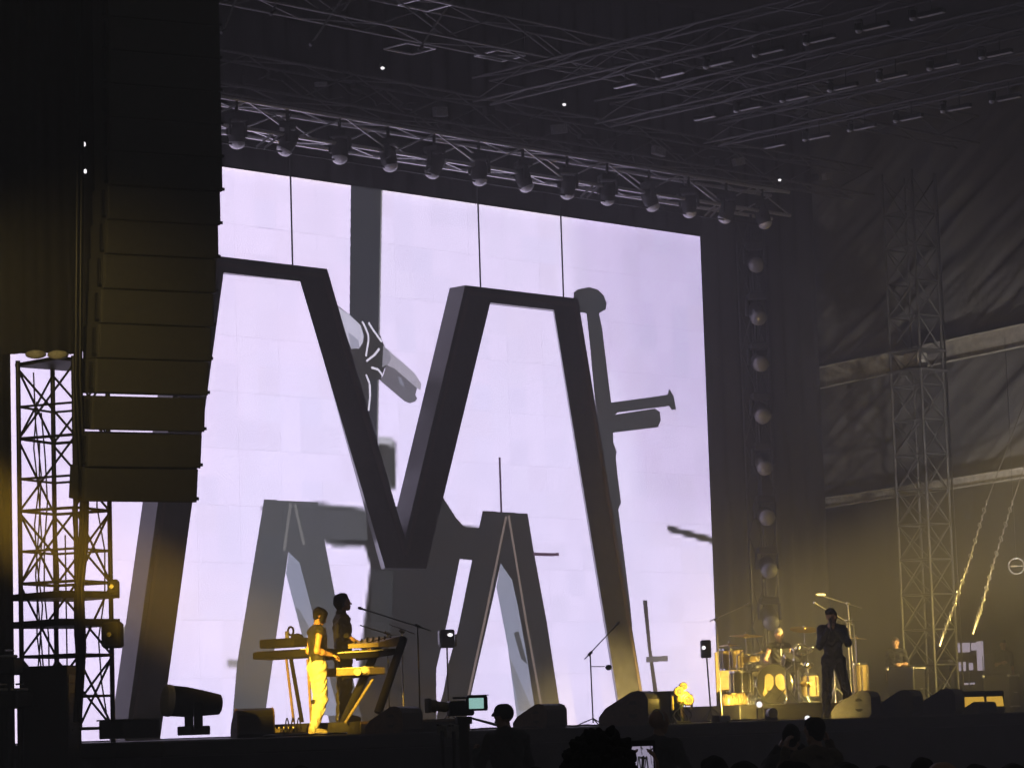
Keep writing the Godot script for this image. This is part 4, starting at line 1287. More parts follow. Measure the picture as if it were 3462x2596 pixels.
func keyboards() -> void:
	var bk: Material = mats["matte black"]
	var o := thing("keyboard_riser", "low dark riser under the keyboards", "riser", on_deck(Vector3(-8.820, 1.809, 7.900)))
	block("deck", Vector3(0.2, 0.09, 0.0), Vector3(2.2, 0.18, 2.2), mats["deck black"], o, 0.01)
	block("edge", Vector3(0.2, 0.16, 1.105), Vector3(2.2, 0.04, 0.01), mats["bare wood"], o, 0.003)
	var level := Basis()
	keyboard("upper black keyboard on the slanted stand between both players", Vector3(-9.320, 2.836, 8.550), Vector3(0.34, 0.09, 1.25), Basis(Vector3.BACK, 0.12), bk, [[Vector3(-8.623, 3.031, 8.300), Vector3(-9.450, 1.801, 8.300), 0.06, bk], [Vector3(-8.918, 3.051, 9.100), Vector3(-9.465, 1.992, 9.100), 0.06, bk], [Vector3(-8.834, 2.803, 8.300), Vector3(-9.109, 2.778, 8.300), 0.025, bk]])
	keyboard("lower beige keyboard in front of the bright trousers", Vector3(-9.409, 2.587, 8.500), Vector3(0.32, 0.1, 1.1), level, mats["canvas dark"], [[Vector3(-8.920, 2.556, 8.500), Vector3(-9.574, 2.497, 8.500), 0.02, bk], [Vector3(-9.257, 2.483, 8.800), Vector3(-9.825, 1.864, 8.800), 0.022, mats["canvas dark"]]])
	keyboard("long black keyboard behind the player in the vest", Vector3(-9.558, 2.879, 7.500), Vector3(0.36, 0.1, 1.55), Basis(Vector3.BACK, -0.05), bk, [[Vector3(-9.490, 2.819, 7.300), Vector3(-9.303, 1.900, 7.300), 0.03, bk], [Vector3(-9.845, 2.810, 7.600), Vector3(-9.730, 1.903, 7.600), 0.02, mats["bare wood"]], [Vector3(-9.701, 2.797, 7.900), Vector3(-9.659, 1.894, 7.900), 0.02, mats["bare wood"]]])
	o = thing("sequencer", "sloping tan control desk on top of the keyboard stand", "control desk", Vector3(-9.192, 2.987, 8.750), 0.0)
	var k := MB.new()
	k.t = Transform3D(Basis(), Vector3.ZERO)
	k.prism(pairs([-0.2, -0.06, 0.22, -0.06, 0.22, 0.09, -0.2, 0.0]), -0.32, 0.32)
	put(k.mesh(), "body", mats["canvas dark"], o)
	for i in 5:
		for j in 3:
			bar("knob", Vector3(-0.12 + j * 0.12, 0.02 + j * 0.025, -0.24 + i * 0.12), Vector3(-0.125 + j * 0.12, 0.05 + j * 0.025, -0.24 + i * 0.12), 0.014, bk, o)
	block("cable_strap", Vector3(0.02, 0.05, 0.1), Vector3(0.45, 0.012, 0.03), bk, o).rotation.z = 0.21
	o = thing("black_mixer", "black mixing unit with a small lamp on the rear keyboard", "mixer", Vector3(-9.786, 3.014, 7.500))
	block("body", Vector3(0, 0.03, 0), Vector3(0.34, 0.13, 0.75), bk, o, 0.02)
	k = MB.new()
	k.ball(Vector3(0, 0.1, 0.28), Vector3(0.1, 0.06, 0.09), 8, 12)
	put(k.mesh(), "cover", bk, o)
	k = MB.new()
	var ring := PackedVector3Array()
	for j in 17:
		ring.append(Vector3(0.02, 0.2 + 0.06 * sin(TAU * j / 16), 0.12 + 0.06 * cos(TAU * j / 16)))
	k.tube(ring, 0.016, 6, false)
	put(k.mesh(), "ring", bk, o)
	bar("stem", Vector3(0, 0.08, 0.06), Vector3(0, 0.2, 0.06), 0.03, mats["canvas"], o)
	boom_stand("microphone_stand", "microphone on a boom at the taller keyboard player's mouth", "microphone stand", on_deck(Vector3(-7.190, 1.813, 7.600)), Vector3(-7.190, 3.294, 7.600), Vector3(-6.920, 3.225, 7.600), Vector3(-8.250, 3.526, 7.600), 0.15, bk)
	boom_stand("microphone_stand", "short boom stand with pale tip above the sequencer", "microphone stand", on_deck(Vector3(-8.871, 1.785, 9.000)), Vector3(-8.856, 3.148, 9.000), Vector3(-8.599, 3.114, 9.000), Vector3(-9.090, 3.247, 9.000), 0.0, mats["chrome dull"])
	boom_stand("desk_lamp", "thin bent lamp stem in front of the taller keyboard player", "lamp", on_deck(Vector3(-8.105, 1.827, 7.900)), Vector3(-8.111, 3.170, 7.900), Vector3(-8.018, 3.142, 7.900), Vector3(-8.648, 3.285, 7.900), 0.0, mats["dark steel"])
	for e in [[Vector3(-9.652, 2.576, 8.900), "round white disc under the upper keyboard"], [Vector3(-9.601, 2.604, 9.000), "white disc beside the slanted stand leg"]]:
		o = thing("lamp_disc", e[1], "lamp", e[0], -0.75, "white discs on the keyboard stand")
		k = MB.new()
		k.t = Transform3D(Basis(Vector3.RIGHT, PI / 2), Vector3.ZERO)
		k.lathe(pairs([0, -0.03, 0.05, -0.03, 0.055, 0.0, 0.05, 0.012, 0, 0.014]), 16)
		put(k.mesh(), "disc", mats["canvas"], o)
		bar("bracket", Vector3(0, 0, -0.02), Vector3(0.1, 0, -0.14), 0.012, bk, o)
	o = thing("pedal_board", "dim pedals and cable boxes on the floor behind the player in the vest", "pedals", on_deck(Vector3(-10.227, 1.825, 8.000)), 0.3)
	block("board", Vector3(0, 0.03, 0), Vector3(0.7, 0.05, 0.4), bk, o)
	for i in 5:
		block("pedal", Vector3(-0.26 + i * 0.13, 0.085, 0.02 * (i % 2)), Vector3(0.09, 0.06, 0.16), mats["dark steel"] if i % 2 else mats["canvas dark"], o, 0.01)
		bar("knob", Vector3(-0.26 + i * 0.13, 0.11, -0.04), Vector3(-0.26 + i * 0.13, 0.14, -0.04), 0.016, mats["chrome dull"], o)
	for i in 3:
		k = MB.new()
		var p := PackedVector3Array()
		for j in 9:
			p.append(Vector3(-0.2 + 0.16 * i + 0.12 * j / 8.0, 0.1 + 0.16 * sin(PI * j / 8.0), 0.1))
		k.tube(p, 0.009, 6)
		put(k.mesh(), "patch_cable", bk, o)


# ---------------------------------------------------------------- drums
func drum(called: String, label: String, c: Vector3, r: float, h: float, b: Basis, shell: Material, group := "drums of the kit") -> Node3D:
	var o := thing(called, label, "drum", c, 0.0, group)
	var k := MB.new()
	k.t = Transform3D(b, Vector3.ZERO)
	k.lathe(pairs([0, -h / 2, r, -h / 2, r, h / 2, 0, h / 2]), 28)
	put(k.mesh(), "shell", shell, o)
	for s in [-1.0, 1.0]:
		k = MB.new()
		k.t = Transform3D(b, b * Vector3(0, s * h / 2, 0))
		k.lathe(pairs([r + 0.004, -0.02, r + 0.014, -0.02, r + 0.014, 0.02, r + 0.004, 0.02, r - 0.01, 0.012]), 28)
		put(k.mesh(), "hoop", mats["chrome"], o)
		k = MB.new()
		k.t = Transform3D(b, b * Vector3(0, s * (h / 2 + 0.004), 0))
		k.lathe(pairs([r, -0.002, r, 0.002, 0, 0.004]) if s > 0 else pairs([0, -0.004, r, -0.002, r, 0.002]), 28)
		put(k.mesh(), "skin", mats["drum skin"], o)
	for i in 8:
		var d := Vector3(r + 0.012, 0, 0).rotated(Vector3.UP, TAU * i / 8)
		bar("lug", b * (d + Vector3(0, -h * 0.42, 0)), b * (d + Vector3(0, h * 0.42, 0)), 0.009, mats["chrome"], o)
	return o


func cymbal(label: String, c: Vector3, r: float, tilt: Vector3, foot: Vector3) -> void:
	var o := thing("cymbal", label, "cymbal", c, 0.0, "cymbals of the kit")
	var k := MB.new()
	k.t = Transform3D(Basis.from_euler(tilt), Vector3.ZERO)
	k.lathe(pairs([r, -0.022, r, -0.020, r * 0.6, -0.006, r * 0.18, 0.004, r * 0.13, 0.022, 0, 0.028]), 32)
	put(k.mesh(), "plate", mats["brass"], o)
	bar("stand", Vector3(0, 0.05, 0), foot - c, 0.011, mats["chrome"], o)
	bar("wing_nut", Vector3(-0.02, 0.05, 0), Vector3(0.02, 0.05, 0), 0.01, mats["chrome"], o)
	for a in 3:
		var d := Vector3(0.24, 0.01, 0).rotated(Vector3.UP, TAU * a / 3 + 0.3)
		bar("leg", foot - c + Vector3(0, 0.28, 0), foot - c + d, 0.009, mats["chrome"], o)


func drum_riser() -> void:
	var top := 1.98
	var o := thing("drum_riser", "black drum riser under the drum kit", "riser", Vector3(4.3, DECK, 5.0))
	block("deck", Vector3(0, 0.14, 0), Vector3(5.6, 0.28, 3.2), mats["deck black"], o, 0.012)
	block("edge", Vector3(0, 0.2, 1.605), Vector3(5.6, 0.05, 0.01), mats["dark steel"], o, 0.003)
	var front := Basis(Vector3.UP, -0.42) * Basis(Vector3.RIGHT, PI / 2)
	var c: Vector3 = Vector3(3.542, 2.356, 5.600)
	o = drum("bass_drum", "big black bass drum with a pale winged emblem on its skin", Vector3(c.x, top + 0.37, c.z), 0.36, 0.42, front, mats["black lacquer"])
	# the emblem: two pale lobes over crossed dark sticks
	for s in [-1.0, 1.0]:
		var k := MB.new()
		k.t = Transform3D(Basis(Vector3.UP, -0.42), Basis(Vector3.UP, -0.42) * Vector3(0, 0, 0.222))
		var lobe := pairs([0.02, 0.12, 0.07, 0.17, 0.14, 0.18, 0.19, 0.13, 0.2, 0.02, 0.2, -0.06, 0.25, -0.17, 0.22, -0.22, 0.13, -0.13, 0.07, -0.09, 0.02, -0.02])
		for i in lobe.size():
			lobe[i].x *= s
		k.prism(lobe, 0.0, 0.004)
		put(k.mesh(), "emblem", mats["emblem"], o)
		var e := bar("emblem_stick", Basis(Vector3.UP, -0.42) * Vector3(-0.16 * s, -0.12, 0.23), Basis(Vector3.UP, -0.42) * Vector3(0.2 * s, -0.27, 0.23), 0.008, mats["black lacquer"], o)
		bar("spur", Basis(Vector3.UP, -0.42) * Vector3(0.3 * s, -0.15, 0.1), Basis(Vector3.UP, -0.42) * Vector3(0.42 * s, -0.365, 0.25), 0.012, mats["chrome"], o)
	drum("floor_tom", "large floor tom with a tan shell nearest the screen", Vector3(3.336, 2.828, 4.900), 0.22, 0.36, Basis(Vector3.BACK, 0.04), mats["tan lacquer"])
	drum("floor_tom", "dark floor tom beside the bass drum under the screen edge", Vector3(2.520, 2.371, 5.800), 0.2, 0.4, Basis(), mats["black lacquer"])
	drum("rack_tom", "dark rack tom tilted beside the drummer", Vector3(4.955, 2.874, 5.200), 0.17, 0.26, Basis.from_euler(Vector3(0.5, 0.2, 0.3)), mats["black lacquer"])
	drum("rack_tom", "smaller dark rack tom above the bass drum", Vector3(4.178, 2.728, 5.600), 0.15, 0.22, Basis.from_euler(Vector3(0.55, 0, 0.1)), mats["black lacquer"])
	drum("snare_drum", "shallow bright snare drum by the drummer's hand", Vector3(3.596, 2.818, 5.100), 0.18, 0.14, Basis(Vector3.BACK, 0.06), mats["tan lacquer"])
	drum("conga_drum", "tall amber lit conga drum behind the singer", Vector3(6.277, 2.383, 5.600), 0.13, 0.62, Basis(), mats["tan lacquer"])
	drum("floor_tom", "pale floor tom half hidden behind the singer", Vector3(5.400, 2.310, 5.000), 0.2, 0.42, Basis(), mats["tan lacquer"])
	var f := func(x: float, z: float) -> Vector3: return Vector3(x, top, z)
	var q: Vector3
	for e in [[Vector3(3.665, 3.261, 5.000), 0.31, Vector3(0.1, 0, 0.05), "wide cymbal high beside the drummer on the screen side"], [Vector3(2.468, 3.062, 5.600), 0.19, Vector3(0.02, 0, 0.03), "small cymbal low at the screen edge"], [Vector3(5.377, 3.381, 5.000), 0.27, Vector3(0.22, 0, 0.15), "tilted cymbal between the drummer and the singer"], [Vector3(6.685, 3.198, 5.200), 0.21, Vector3(0.05, 0, -0.03), "thin cymbal behind the singer's shoulder"], [Vector3(3.598, 2.933, 5.400), 0.14, Vector3(0.0, 0, 0), "small splash cymbal in front of the drummer's arm"]]:
		q = e[0]
		cymbal(e[3], q, e[1], e[2], f.call(q.x, q.z))
	# stands and booms around the kit
	boom_stand("microphone_stand", "double boom microphone stand at the screen edge above the drums", "microphone stand", on_deck(Vector3(1.484, 1.895, 6.200)), Vector3(1.431, 3.485, 6.200), Vector3(1.255, 3.452, 6.200), Vector3(2.178, 3.717, 6.200), 0.2, mats["chrome dull"])
	o = boom_stand("microphone_stand", "tall overhead microphone stand rising behind the singer", "microphone stand", f.call(Vector3(6.600, 2.044, 5.200).x, 5.2), Vector3(6.475, 3.847, 5.200), Vector3(6.898, 3.761, 5.200), Vector3(5.723, 3.981, 5.200), 0.0, mats["chrome dull"])
	block("microphone", Vector3(5.655, 4.006, 5.200) - o.position, Vector3(0.26, 0.045, 0.05), mats["canvas"], o)
	boom_stand("microphone_stand", "short boom microphone beside the singer's head", "microphone stand", f.call(Vector3(6.228, 2.044, 5.400).x, 5.4), Vector3(6.165, 3.503, 5.400), Vector3(6.385, 3.416, 5.400), Vector3(5.319, 3.803, 5.400), 0.13, mats["chrome dull"])
	o = thing("black_cymbal", "dark flat cymbal silhouetted behind the singer", "cymbal", Vector3(6.105, 3.511, 5.600), 0.0)
	var k := MB.new()
	k.t = Transform3D(Basis.from_euler(Vector3(0.12, 0, 0.1)), Vector3.ZERO)
	k.lathe(pairs([0.15, -0.02, 0.15, -0.016, 0.05, 0.0, 0.02, 0.02, 0, 0.022]), 24)
	put(k.mesh(), "plate", mats["black lacquer"], o)
	bar("stand", Vector3.ZERO, Vector3(0.02, top - o.position.y, 0), 0.012, mats["dark steel"], o)
	for e in [[1720, 5.8, 1400], [1596, 5.5, 1415], [1700, 6.0, 1450], [1806, 5.4, 1390]]:
		q = Vector3(STAND_X[int(e[0])], top, e[1])
		o = thing("drum_stand", {1720: "chrome drum stand beside the rack toms", 1596: "chrome drum stand before the tan floor tom", 1700: "low chrome stand beside the bass drum", 1806: "chrome stand partly hidden behind the singer"}[int(e[0])], "stand", q, 0.0, "chrome stands of the drum kit")
		var h: float = 1.0 - (e[2] - 1400) * 0.008
		bar("pole", Vector3.ZERO, Vector3(0, h, 0), 0.014, mats["chrome"], o)
		bar("arm", Vector3(0, h, 0), Vector3(0.14, h + 0.1, 0.05), 0.011, mats["chrome"], o)
		for a in 3:
			bar("leg", Vector3(0, 0.3, 0), Vector3(0.26, 0.01, 0).rotated(Vector3.UP, TAU * a / 3 + e[1]), 0.011, mats["chrome"], o)
		for y in [0.25, 0.55, 0.8]:
			bar("clamp", Vector3(-0.03, h * y, 0), Vector3(0.03, h * y, 0), 0.022, mats["chrome"], o)
	# rack of small percussion beside the rack toms
	o = thing("percussion_rack", "shiny rack of small percussion between the drummer and the singer", "rack", f.call(Vector3(4.668, 2.151, 5.500).x, 5.5), 0.35)
	for s in [-1.0, 1.0]:
		bar("post", Vector3(0.28 * s, 0, 0), Vector3(0.28 * s, 1.0, 0), 0.016, mats["chrome"], o)
		bar("foot", Vector3(0.28 * s, 0.02, -0.2), Vector3(0.28 * s, 0.02, 0.2), 0.014, mats["chrome"], o)
	for y in [0.35, 0.7, 1.0]:
		bar("rail", Vector3(-0.3, y, 0), Vector3(0.3, y, 0), 0.014, mats["chrome"], o)
	var rr := RandomNumberGenerator.new()
	rr.seed = 77
	for i in 14:
		var c0 := Vector3(rr.randf_range(-0.3, 0.3), [0.35, 0.7, 1.0][i % 3], rr.randf_range(0.02, 0.1))
		k = MB.new()
		k.t = Transform3D(Basis.from_euler(Vector3(rr.randf_range(-1, 1), rr.randf_range(-1, 1), rr.randf_range(-1, 1))), c0)
		var rad := rr.randf_range(0.03, 0.07)
		k.lathe(pairs([0, -0.04, rad * 0.7, -0.04, rad, 0.02, rad * 0.95, 0.035, 0, 0.03]), 14)
		put(k.mesh(), "bell", mats["chrome"] if i % 3 else mats["brass"], o)
	# pale percussion cases under the tan tom
	var rng := RandomNumberGenerator.new()
	rng.seed = 8
	for i in 4:
		o = thing("percussion_case", ["first", "second", "third", "fourth"][i] + " amber lit rounded case from the screen edge below the tan tom", "case", f.call(CASE_X + i * 0.19, 6.2 - 0.06 * i), 0.3 * i, "amber cases below the tan tom")
		k = MB.new()
		k.lathe(pairs([0, 0, 0.1, 0, 0.12, 0.03, 0.125, 0.12, 0.09, 0.19 + 0.02 * (i % 2), 0, 0.2 + 0.02 * (i % 2)]), 14)
		put(k.mesh(), "shell", mats["tan lacquer"], o)
		bar("handle", Vector3(-0.05, 0.22, 0), Vector3(0.05, 0.22, 0), 0.012, mats["black plastic"], o)
	o = thing("drum_throne", "black padded stool under the drummer", "stool", f.call(Vector3(5.225, 2.172, 4.500).x, 4.5))
	k = MB.new()
	k.lathe(pairs([0, 0.44, 0.15, 0.44, 0.17, 0.47, 0.16, 0.52, 0, 0.53]), 20)
	put(k.mesh(), "seat", mats["black plastic"], o)
	bar("post", Vector3(0, 0.05, 0), Vector3(0, 0.45, 0), 0.02, mats["chrome"], o)
	for a in 3:
		bar("leg", Vector3(0, 0.2, 0), Vector3(0.24, 0.0, 0).rotated(Vector3.UP, TAU * a / 3), 0.012, mats["chrome"], o)
	o = thing("amber_shield", "tall clear shield behind the tan floor tom, amber light put into its colour", "board", f.call(Vector3(4.062, 2.198, 4.200).x, 4.2), -0.5)  # clear shield; the amber light on it is put into a tan colour
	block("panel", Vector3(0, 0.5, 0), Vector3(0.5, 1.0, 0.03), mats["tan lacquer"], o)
	block("foot", Vector3(0, 0.03, 0.1), Vector3(0.4, 0.04, 0.3), mats["black plastic"], o)


# ---------------------------------------------------------------- the pit in front of the stage
func pit() -> void:
	# broadcast camera on its pedestal
	var p: Vector3 = Vector3(-17.066, 1.944, 18.547)
	var o := thing("broadcast_camera", "broadcast camera with a glowing viewfinder on a pedestal in the pit", "camera", p, -0.55)
	o.scale = Vector3(0.76, 0.76, 0.76)
	block("body", Vector3(-0.1, 0.0, 0), Vector3(0.34, 0.2, 0.2), mats["black plastic"], o, 0.02)
	var k := MB.new()
	k.t = Transform3D(Basis(Vector3.BACK, PI / 2 - 0.12), Vector3(-0.27, 0.02, 0))
	k.lathe(pairs([0, 0, 0.06, 0.0, 0.07, 0.04, 0.065, 0.14, 0.085, 0.17, 0.085, 0.25, 0.075, 0.26, 0, 0.24]), 18)
	put(k.mesh(), "lens", mats["tan lacquer"], o)
	block("matte_box", Vector3(-0.54, 0.05, 0), Vector3(0.05, 0.19, 0.2), mats["canvas dark"], o)
	var v := block("viewfinder", Vector3(0.1, 0.06, 0.12), Vector3(0.29, 0.2, 0.06), mats["dark steel"], o, 0.015)
	var s := block("screen", Vector3(0.085, 0.06, 0.152), Vector3(0.2, 0.14, 0.008), glow("viewfinder glow", Color(0.72, 0.93, 0.9), 0.75), o, 0.002)
	block("hood", Vector3(0.1, 0.165, 0.17), Vector3(0.29, 0.012, 0.1), mats["dark steel"], o)
	bar("handle", Vector3(-0.2, 0.14, 0), Vector3(0.1, 0.14, 0), 0.014, mats["black plastic"], o)
	for e in [[0.2, -0.1, 0.14], [0.22, -0.1, -0.12]]:
		bar("pan_bar", Vector3(0.0, -0.12, 0), Vector3(e[0] + 0.2, e[1] - 0.14, e[2]), 0.014, mats["chrome dull"], o)
	block("head", Vector3(-0.06, -0.16, 0), Vector3(0.2, 0.1, 0.16), mats["dark steel"], o)
	bar("pedestal", Vector3(-0.06, -0.2, 0), Vector3(-0.06, -p.y / 0.76 + 0.1, 0), 0.07, mats["black paint"], o)
	block("foot", Vector3(-0.06, -p.y / 0.76 + 0.06, 0), Vector3(0.7, 0.1, 0.7), mats["black paint"], o)
	for e in [[Vector3(-16.880, 1.728, 17.979), 0.9, "white folded clip board leaning in the pit by the wedge monitor"], [Vector3(-16.797, 1.715, 18.063), 1.2, "second white folded clip board in the pit nearer the camera"]]:
		var b := thing("clip_board", e[2], "board", e[0], 0.0, "boards by the pit camera")
		var m := block("sheet", Vector3.ZERO, Vector3(0.16, 0.012, 0.12), mats["canvas"], b)
		m.rotation = Vector3(0.3, 0.4, -e[1])
		var m2 := block("clip", Vector3(-0.04, 0.06, 0), Vector3(0.05, 0.02, 0.06), mats["black plastic"], b)
		bar("stand", Vector3.ZERO, Vector3(0, -e[0].y, 0), 0.02, mats["black paint"], b)
	# phone held up in the crowd
	p = Vector3(-27.826, 1.589, 30.527)
	o = thing("mobile_phone", "mobile phone held up in the crowd showing the stage", "phone", p, -0.72)
	block("case", Vector3.ZERO, Vector3(0.125, 0.16, 0.009), mats["black plastic"], o, 0.004)
	k = MB.new()
	k.quad(Vector3(-0.05, -0.052, 0.0058), Vector3(0.05, -0.052, 0.0058), Vector3(0.05, 0.052, 0.0058), Vector3(-0.05, 0.052, 0.0058))
	for e in k.v:
		k.uv.append(Vector2(0.08 + (e.x + 0.05) * 8.4, 0.28 + (0.052 - e.y) * 6.6))
	var pm := mat("phone picture", lin(0.02, 0.02, 0.02), 0.3)
	pm.emission_enabled = true
	pm.emission_texture = mats["screen image"]
	pm.emission_energy_multiplier = 0.42
	put(k.mesh(), "screen", pm, o)
	block("lens", Vector3(0.04, 0.065, -0.006), Vector3(0.03, 0.02, 0.004), mats["lens"], o, 0.001)


# ---------------------------------------------------------------- figures: capsules joined into one skin
func skin(bones: Array, cell: float, blend: float, fold := 0.0) -> Array:
	# bones: [a, b, radius at a, radius at b]; returns [vertices, normals, indices] of the joined surface
	var lo := Vector3.ONE * 1e9
	var hi := -lo
	for b in bones:
		var r := maxf(b[2], b[3])
		lo = lo.min((b[0] as Vector3).min(b[1]) - Vector3.ONE * r)
		hi = hi.max((b[0] as Vector3).max(b[1]) + Vector3.ONE * r)
	var pad := cell * 3.0
	lo -= Vector3.ONE * pad
	hi += Vector3.ONE * pad
	var nx := int((hi.x - lo.x) / cell) + 2
	var ny := int((hi.y - lo.y) / cell) + 2
	var nz := int((hi.z - lo.z) / cell) + 2
	var g := PackedFloat32Array()
	g.resize(nx * ny * nz)
	g.fill(1.0)
	var sx := 1
	var sy := nx
	var sz := nx * ny
	for b in bones:
		var a: Vector3 = b[0]
		var d: Vector3 = (b[1] as Vector3) - a
		var l2 := maxf(d.length_squared(), 1e-9)
		var ra: float = b[2]
		var dr: float = b[3] - ra
		var m := maxf(b[2], b[3]) + blend + cell * 2.0
		var q0 := (a.min(b[1]) - Vector3.ONE * m - lo) / cell
		var q1 := (a.max(b[1]) + Vector3.ONE * m - lo) / cell
		for k in range(maxi(0, int(q0.z)), mini(nz - 1, int(q1.z) + 1) + 1):
			for j in range(maxi(0, int(q0.y)), mini(ny - 1, int(q1.y) + 1) + 1):
				var row := k * sz + j * sy
				for i in range(maxi(0, int(q0.x)), mini(nx - 1, int(q1.x) + 1) + 1):
					var p := lo + Vector3(i, j, k) * cell - a
					var t := clampf(p.dot(d) / l2, 0.0, 1.0)
					var e := (p - d * t).length() - ra - dr * t
					if fold > 0.0:   # creases of cloth
						var w := p + a
						e += fold * sin(w.y * 52.0 + 2.6 * sin(w.x * 23.0 + w.z * 19.0) + 1.4 * sin(w.z * 41.0 - w.y * 17.0))
					var o := g[row + i]
					var h := maxf(blend - absf(o - e), 0.0)
					g[row + i] = minf(o, e) - h * h / (4.0 * blend)
	var vs := PackedVector3Array()
	var ns := PackedVector3Array()
	var ids := PackedInt32Array()
	var at := PackedInt32Array()
	at.resize(g.size())
	at.fill(-1)
	var near := cell * 2.5
	var off := [0, sx, sy, sx + sy, sz, sx + sz, sy + sz, sx + sy + sz]
	var pos := [Vector3(0, 0, 0), Vector3(1, 0, 0), Vector3(0, 1, 0), Vector3(1, 1, 0), Vector3(0, 0, 1), Vector3(1, 0, 1), Vector3(0, 1, 1), Vector3(1, 1, 1)]
	var edges := [[0, 1], [0, 2], [0, 4], [1, 3], [1, 5], [2, 3], [2, 6], [3, 7], [4, 5], [4, 6], [5, 7], [6, 7]]
	for k in nz - 1:
		for j in ny - 1:
			for i in nx - 1:
				var c := k * sz + j * sy + i
				var v0 := g[c]
				if v0 > near or v0 < -near:
					continue
				var inside := 0
				for e in 8:
					if g[c + off[e]] < 0.0:
						inside += 1
				if inside == 0 or inside == 8:
					continue
				var sum := Vector3.ZERO
				var n := 0
				for e in edges:
					var x := g[c + off[e[0]]]
					var y := g[c + off[e[1]]]
					if (x < 0.0) != (y < 0.0):
						sum += (pos[e[0]] as Vector3).lerp(pos[e[1]], x / (x - y))
						n += 1
				at[c] = vs.size()
				vs.append(lo + (Vector3(i, j, k) + sum / n) * cell)
				ns.append(Vector3(g[c + off[1]] + g[c + off[3]] + g[c + off[5]] + g[c + off[7]] - g[c] - g[c + off[2]] - g[c + off[4]] - g[c + off[6]], g[c + off[2]] + g[c + off[3]] + g[c + off[6]] + g[c + off[7]] - g[c] - g[c + off[1]] - g[c + off[4]] - g[c + off[5]], g[c + off[4]] + g[c + off[5]] + g[c + off[6]] + g[c + off[7]] - g[c] - g[c + off[1]] - g[c + off[2]] - g[c + off[3]]).normalized())
	var dirs := [[sx, sy, sz], [sy, sz, sx], [sz, sx, sy]]
	for k in range(1, nz - 1):
		for j in range(1, ny - 1):
			for i in range(1, nx - 1):
				var c := k * sz + j * sy + i
				if at[c] < 0:
					continue
				for d in dirs:
					var x := g[c] < 0.0
					var y := g[c + d[0]] < 0.0
					if x == y:
						continue
					var p := [at[c], at[c - d[1]], at[c - d[1] - d[2]], at[c - d[2]]]
					if p.min() < 0:
						continue
					if x:
						ids.append_array([p[0], p[2], p[1], p[0], p[3], p[2]])
					else:
						ids.append_array([p[0], p[1], p[2], p[0], p[2], p[3]])
	return [vs, ns, ids]


func skin_mesh(parts: Array) -> ArrayMesh:
	var v := PackedVector3Array()
	var n := PackedVector3Array()
	var ix := PackedInt32Array()
	for p in parts:
		var base := v.size()
		v.append_array(p[0])
		n.append_array(p[1])
		for e in p[2]:
			ix.append(base + e)
	var a := []
	a.resize(Mesh.ARRAY_MAX)
	a[Mesh.ARRAY_VERTEX] = v
	a[Mesh.ARRAY_NORMAL] = n
	a[Mesh.ARRAY_INDEX] = ix
	var m := ArrayMesh.new()
	m.add_surface_from_arrays(Mesh.PRIMITIVE_TRIANGLES, a)
	return m


func joints(over: Dictionary) -> Dictionary:
	# a standing adult, 1.78 m, facing +z, left hand at +x
	var j := {"hips": Vector3(0, 0.96, 0), "waist": Vector3(0, 1.1, 0.005), "chest": Vector3(0, 1.33, 0), "neck": Vector3(0, 1.48, -0.015), "head": Vector3(0, 1.645, 0.02), "tilt": Basis()}
	for s in [["_l", 1.0], ["_r", -1.0]]:
		var x: float = s[1]
		j["shoulder" + s[0]] = Vector3(0.185 * x, 1.42, -0.005)
		j["elbow" + s[0]] = Vector3(0.235 * x, 1.14, -0.03)
		j["wrist" + s[0]] = Vector3(0.235 * x, 0.89, 0.06)
		j["palm" + s[0]] = Vector3(-x, 0, 0.2)
		j["hip" + s[0]] = Vector3(0.09 * x, 0.93, 0)
		j["knee" + s[0]] = Vector3(0.1 * x, 0.5, 0.015)
		j["ankle" + s[0]] = Vector3(0.105 * x, 0.085, -0.03)
		j["toe" + s[0]] = Vector3(0.13 * x, 0.035, 0.16)
		j["curl" + s[0]] = 0.5
	j.merge(over, true)
	return j


func hand_bones(wrist: Vector3, along: Vector3, palm: Vector3, side: float, curl: float) -> Array:
	# four fingers of unequal length bent at two knuckles, and a thumb from the side of the palm
	along = along.normalized()
	palm = (palm - along * palm.dot(along)).normalized()
	var across := along.cross(palm).normalized() * side   # towards the thumb
	var b := []
	var root := wrist + along * 0.02
	for i in 4:
		var x := 0.028 - i * 0.0185
		var knuckle := wrist + along * (0.088 - 0.004 * absf(i - 1.0)) + across * x
		b.append([root + across * x * 0.6, knuckle, 0.014, 0.0115])
		var l: float = [0.04, 0.045, 0.042, 0.033][i]
		var d1 := (along * cos(curl) + palm * sin(curl)).normalized()
		var p1 := knuckle + d1 * l
		var d2 := (along * cos(curl * 2.1) + palm * sin(curl * 2.1)).normalized()
		var p2 := p1 + d2 * l * 0.62
		var d3 := (along * cos(curl * 2.9) + palm * sin(curl * 2.9)).normalized()
		b.append([knuckle, p1, 0.0105, 0.0092])
		b.append([p1, p2, 0.0092, 0.0084])
		b.append([p2, p2 + d3 * l * 0.5, 0.0084, 0.007])
	var t0 := wrist + along * 0.03 + across * 0.026
	var t1 := t0 + (along * 0.6 + across * 0.7 + palm * 0.45).normalized() * 0.042
	var t2 := t1 + (along * 0.85 + across * 0.15 + palm * 0.6).normalized() * 0.034
	b.append([wrist + along * 0.012, t0, 0.015, 0.014])
	b.append([t0, t1, 0.0135, 0.0105])
	b.append([t1, t2, 0.0105, 0.008])
	b.append([wrist - along * 0.02, wrist + along * 0.02, 0.024, 0.02])
	return b


